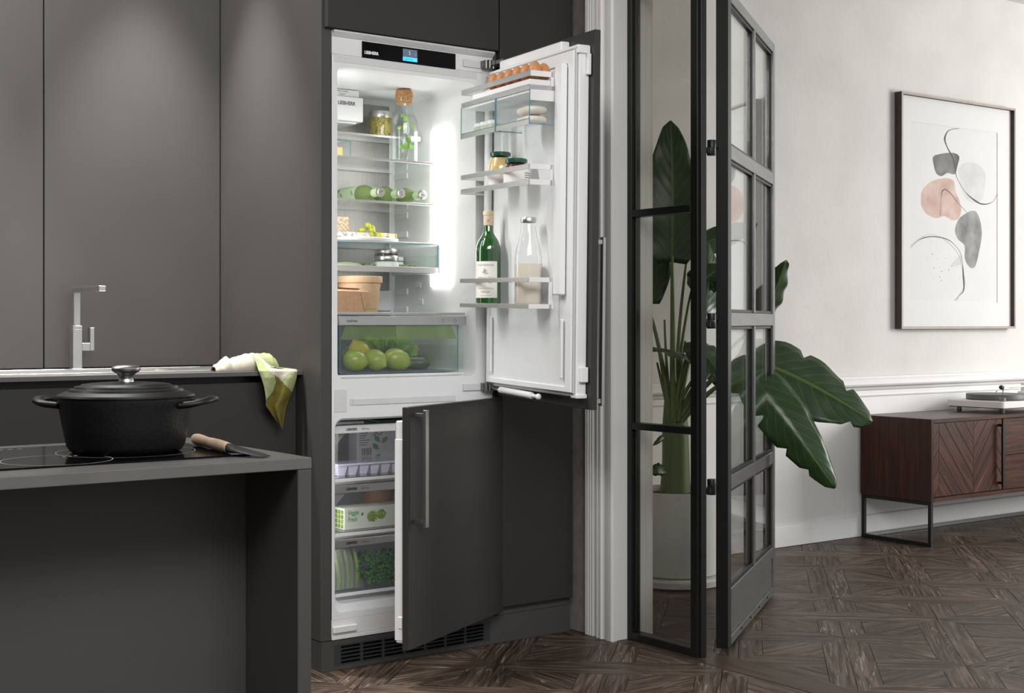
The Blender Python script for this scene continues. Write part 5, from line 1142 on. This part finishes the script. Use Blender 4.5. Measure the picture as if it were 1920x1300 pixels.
# ------------------------------------------------------------------ framed picture
t = thing('framed_picture', (6.10, 4.40, 1.0), 'large framed abstract print of grey and pink blots above the sideboard', 'picture')
FX_0, FX_1, FZ0, FZ1, FY = 5.640, 6.592, .998, 2.168, 4.388
wd = .012
for a in ((FX_0, FX_0 + wd, FZ0, FZ1), (FX_1 - wd, FX_1, FZ0, FZ1), (FX_0 + wd + .0003, FX_1 - wd - .0003, FZ0, FZ0 + wd), (FX_0 + wd + .0003, FX_1 - wd - .0003, FZ1 - wd, FZ1)):
    o = B(a[0], a[1], FY, 4.4285, a[2], a[3], b=.001).build('frame_side', 'frame_wood', t)
    B(a[0] + .0005, a[1] - .0005, FY - .0012, FY - .0001, a[2] + .0005, a[3] - .0005, b=0).build('frame_face', 'frame_edge', o)
B(FX_0 + wd, FX_1 - wd, 4.412, 4.418, FZ0 + wd, FZ1 - wd, b=0).build('backing', 'mat_board', t)
IX0, IX1, IZ0, IZ1 = 5.735, 6.460, 1.133, 2.030
mm_ = with_hole(FX_0 + wd, FX_1 - wd, FZ0 + wd, FZ1 - wd, IX0, IX1, IZ0, IZ1, 4.4085, 4.4118); mm_.build('mat_board', 'mat_board', t)
B(IX0, IX1, 4.4112, 4.4118, IZ0, IZ1, b=0).build('print_sheet', 'art_paper', t)
def apx(x, y):   # crop pixel -> picture plane
    p = unpx(1640 + x / 2.6, 140 + y / 2.6, 4.411); return p.x, p.z
def blot(poly, m_, name='blot', y=4.4110, k=8):
    n_ = len(poly); out = []
    for i in range(n_):
        p0, p1, p2, p3 = [Vector(poly[(i + q) % n_]) for q in (-1, 0, 1, 2)]
        for s_ in range(k):
            f = s_ / k; out.append(tuple(.5 * ((2 * p1) + (p2 - p0) * f + (2 * p0 - 5 * p1 + 4 * p2 - p3) * f * f + (3 * p1 - p0 - 3 * p2 + p3) * f ** 3)))
    vs = [apx(*p) for p in out]; MB().add([(x, y, z) for x, z in vs], [tuple(range(len(vs)))]).build(name, m_, t, smooth=0)
blot([(410, 460), (440, 430), (490, 430), (530, 465), (542, 500), (535, 560), (520, 610), (470, 625), (430, 580), (415, 520)], 'art_pale', y=4.4111)
blot([(226, 610), (235, 560), (280, 520), (345, 505), (385, 520), (395, 570), (415, 620), (422, 660), (410, 700), (380, 710), (340, 690), (300, 700), (255, 680), (230, 645)], 'art_pink', y=4.4110)
blot([(286, 400), (330, 385), (385, 382), (412, 400), (405, 440), (390, 485), (355, 480), (325, 495), (300, 480), (288, 440)], 'art_gray', y=4.4109)
blot([(470, 665), (495, 670), (515, 715), (522, 780), (510, 860), (490, 935), (465, 940), (440, 900), (438, 835), (405, 800), (392, 755), (410, 705), (440, 680)], 'art_gray2', y=4.4109)
blot([(390, 905), (405, 890), (424, 880), (426, 900), (418, 925), (395, 935), (375, 930)], 'art_pale', y=4.4109)
def stroke(pts, w, y=4.4106):
    out = []; n_ = len(pts); P = [Vector(p) for p in pts]; S_ = []
    for i in range(n_ - 1):
        p0, p1, p2, p3 = P[max(i - 1, 0)], P[i], P[i + 1], P[min(i + 2, n_ - 1)]
        for s_ in range(8):
            f = s_ / 8; S_.append((.5 * ((2 * p1) + (p2 - p0) * f + (2 * p0 - 5 * p1 + 4 * p2 - p3) * f * f + (3 * p1 - p0 - 3 * p2 + p3) * f ** 3), w[i] + (w[i + 1] - w[i]) * f))
    S_.append((P[-1], w[-1])); m = MB(); rws = []
    for i, (p, ww) in enumerate(S_):
        d = (S_[min(i + 1, len(S_) - 1)][0] - S_[max(i - 1, 0)][0]).normalized(); nn = Vector((-d.y, d.x)) * ww
        rws.append([(*[apx(*(p + nn))[0]], y, apx(*(p + nn))[1]), (*[apx(*(p - nn))[0]], y, apx(*(p - nn))[1])])
    m.grid(rws).build('brush_line', 'ink', t, smooth=0)
stroke([(412, 262), (362, 272), (342, 310), (352, 350), (378, 400), (392, 450), (400, 500), (440, 570), (490, 615), (530, 632), (575, 620), (600, 575)], [1, 1.5, 4, 2, 3.5, 3, .8, .8, 4, 3, .8, .6])
stroke([(330, 640), (318, 690), (325, 600), (332, 565), (350, 562), (375, 585), (405, 625), (450, 672)], [.4, .4, .6, 2.5, 2, 1.5, .8, .6])
stroke([(170, 850), (205, 815), (240, 796), (290, 790), (350, 802), (390, 830), (418, 870), (428, 920), (432, 980), (434, 1050), (410, 1080), (388, 1103)], [.6, .7, 2.5, 2.2, 2, .7, .7, .8, 3.5, 2.5, .8, .6])
stroke([(172, 838), (225, 795), (270, 780), (320, 792), (370, 830), (410, 880), (425, 940), (440, 1020), (415, 1070), (400, 1103)], [.4] * 10)
for k, (x, y_) in enumerate(((274, 815), (281, 876), (256, 906), (318, 862), (288, 943), (316, 941), (283, 990), (318, 987), (344, 894), (357, 875), (375, 933), (392, 890), (414, 936), (327, 959), (307, 899), (340, 918), (362, 953), (413, 988), (333, 852), (324, 1003))):
    r_ = (1.2, 2.2, 1.4)[k % 3]; blot([(x + r_, y_), (x, y_ + r_), (x - r_, y_), (x, y_ - r_)], 'ink', 'ink_dot', 4.4107, 3)

# ------------------------------------------------------------------ sideboard and turntable
SX0, SX1, SY0, SY1, SZ0, SZ1 = 5.353, 7.15, 4.008, 4.405, .207, .587
t = thing('sideboard', (6.2, 4.2, 0), 'dark walnut sideboard with chevron door and black metal legs', 'sideboard')
B(SX0, SX0 + .018, SY0 - .010, SY1, SZ0, SZ1 - .0003, b=.001).build('side_panel', 'walnut_side', t); B(SX1 - .018, SX1, SY0 - .010, SY1, SZ0, SZ1 - .0003, b=.001).build('side_panel', 'walnut_side', t)
B(SX0 + .0185, SX1 - .0185, SY0 - .010, SY1, SZ1 - .018, SZ1, b=.001).build('top_panel', 'walnut_body', t); B(SX0 + .0185, SX1 - .0185, SY0 - .010, SY1, SZ0, SZ0 + .018, b=.001).build('bottom_panel', 'walnut_body', t)
B(SX0 + .0185, SX1 - .0185, SY1 - .012, SY1 - .001, SZ0 + .0185, SZ1 - .0185, b=0).build('back_panel', 'walnut_body', t)
DX0, DX1, DZa, DZb = SX0 + .020, 5.905, SZ0 + .020, SZ1 - .020
dr = B(DX0, DX1, SY0 - .001, SY0 + .014, DZa, DZb, b=.0005).build('chevron_door', 'black', t)
# chevron boards: columns of planks slanting in turn
cols = [(DX0 - .27, DX0 + .045, 1), (DX0 + .045, DX0 + .305, -1), (DX0 + .305, DX0 + .49, 1), (DX0 + .49, DX1 + .2, -1)]
pitch = .0885
for x0, x1, sg in cols:
    for k in range(-9, 12):
        ya = DZa + .03 + k * pitch; rise = (x1 - x0) * 1.18 * sg
        poly = [(x0, ya), (x1, ya + rise), (x1, ya + rise + pitch), (x0, ya + pitch)]
        poly = clip([(p[0], p[1]) for p in poly], DX0 + .0005, DX1 - .0005, DZa + .0005, DZb - .0005)
        if len(poly) < 3: continue
        cx = sum(p[0] for p in poly) / len(poly); cz = sum(p[1] for p in poly) / len(poly); an = math.atan2(rise, x1 - x0); ca, sa = cos(-an), sin(-an)
        q = [((p[0] - cx) * ca - (p[1] - cz) * sa, (p[0] - cx) * sa + (p[1] - cz) * ca) for p in poly]
        ar_ = abs(sum(q[n_ - 1][0] * q[n_][1] - q[n_][0] * q[n_ - 1][1] for n_ in range(len(q)))) / 2
        if ar_ < 1e-4: continue
        try: o = MB().prism(inset(q if sum(q[i - 1][0] * q[i][1] - q[i][0] * q[i - 1][1] for i in range(len(q))) > 0 else q[::-1], .0009), 0, .0022, ch=.0006).build('chevron_board', 'walnut', local=True, smooth=0)
        except Exception: continue
        o.parent = dr; o.matrix_basis = mw(dr).inverted() @ T(cx, SY0 - .0011, cz) @ RX @ Matrix.Rotation(an, 4, 'Z')
h = B(5.868, 5.886, SY0 - .034, SY0 - .024, .255, .545, b=.001).build('door_handle', 'black_metal', dr)
for z in (.262, .538): B(5.872, 5.882, SY0 - .0238, SY0 - .0036, z - .006, z + .006, b=.001).each('handle_post', 'black_metal', dr)
B(5.9065, 5.918, SY0 - .008, SY1 - .02, DZa, DZb, b=.001).build('divider', 'walnut_side', t)
for a, b in ((DZa, .3905), (.3925, DZb)):
    o = B(-.29, .29, -.009, .009, -(b - a) / 2, (b - a) / 2, b=.001).build('drawer', 'walnut', local=True); o.parent = t; o.location = mw(t).inverted() @ Vector((6.2105, SY0 + .005, (a + b) / 2))
B(6.502, 6.514, SY0 - .008, SY1 - .02, DZa, DZb, b=.001).build('divider', 'walnut_side', t); B(6.516, SX1 - .02, SY0 - .003, SY0 + .014, DZa, DZb, b=.001).build('plain_door', 'walnut_body', t)
sq = .017
for x in (SX0 + .004, SX1 - .004 - sq):
    ya, yb = SY0 - .004, SY1 - .002
    B(x, x + sq, ya, ya + sq, sq + .0015, SZ0 - sq - .0005, b=.001).build('leg', 'black_metal', t); B(x, x + sq, yb - sq, yb, sq + .0015, SZ0 - sq - .0005, b=.001).build('leg', 'black_metal', t)
    B(x, x + sq, ya, yb, .001, .001 + sq, b=.001).build('floor_bar', 'black_metal', t); B(x, x + sq, ya, yb, SZ0 - sq, SZ0 - .0002, b=.001).build('top_bar', 'black_metal', t)
B(SX0 + .004 + sq, SX1 - .004 - sq, SY1 - .002 - sq, SY1 - .002, .001, .001 + sq, b=.001).build('stretcher', 'gray_metal', t)
TX0, TX1, TY0, TY1, TZ = 5.945, 6.40, 4.030, 4.352, SZ1
t = thing('turntable', (6.17, 4.2, TZ), 'white record player with dark platter on the sideboard', 'turntable')
for x, yy in ((TX0 + .05, TY0 + .035), (TX0 + .045, TY1 - .045), (TX1 - .05, TY0 + .035), (TX1 - .05, TY1 - .045)): MB().lathe([(0, .0003), (.011, .0003), (.012, .002), (.012, .022), (0, .022)], (x, yy, TZ), 18).build('foot', 'gray_metal', t)
MB().prism(rrect(TX0 + .004, TX1 - .004, TY0 + .004, TY1 - .004, .02), TZ + .0222, TZ + .0265).build('base_plate', 'black', t)
MB().prism(rrect(TX0, TX1, TY0, TY1, .022), TZ + .0267, TZ + .058, ch=.003).build('plinth', 'ttop_white', t)
pc = (TX0 + .195, TY0 + .165, 0)
MB().lathe([(0, TZ + .060), (.145, TZ + .060), (.147, TZ + .062), (.147, TZ + .083), (.145, TZ + .086), (.02, TZ + .087), (0, TZ + .087)], pc, 56).build('platter', 'platter', t)
MB().lathe([(0, TZ + .0872), (.004, TZ + .0872), (.004, TZ + .1), (0, TZ + .101)], pc, 12).build('spindle', 'chrome', t)
MB().lathe([(0, TZ + .0585), (.016, TZ + .0585), (.016, TZ + .074), (.015, TZ + .075), (0, TZ + .075)], (TX0 + .045, TY0 + .03, 0), 20).build('speed_knob', 'gray_metal', t)
hd = Vector((6.075, 4.105, TZ + .122)); pv = Vector((6.365, 4.19, TZ + .118))
MB().tube([hd + Vector((.02, .005, 0)), pv], .0055, 12).build('tonearm', 'ttop_white', t)
MB().lathe([(0, .0585), (.03, .0585), (.03, .09), (.014, .095), (.014, .135), (0, .135)], (pv.x, pv.y, TZ), 24).build('arm_base', 'ttop_white', t)
B(hd.x - .022, hd.x + .022, hd.y - .011, hd.y + .011, hd.z - .012, hd.z + .008, b=.003).build('headshell', 'ttop_white', t)
MB().ball(hd + Vector((-.036, -.006, .002)), (.015, .011, .011), n=16, m=10).build('cartridge', 'black', t)
MB().tube([hd + Vector((-.012, 0, -.01)), hd + Vector((-.018, 0, -.034))], [.003, .001], 8).build('stylus', 'black', t)
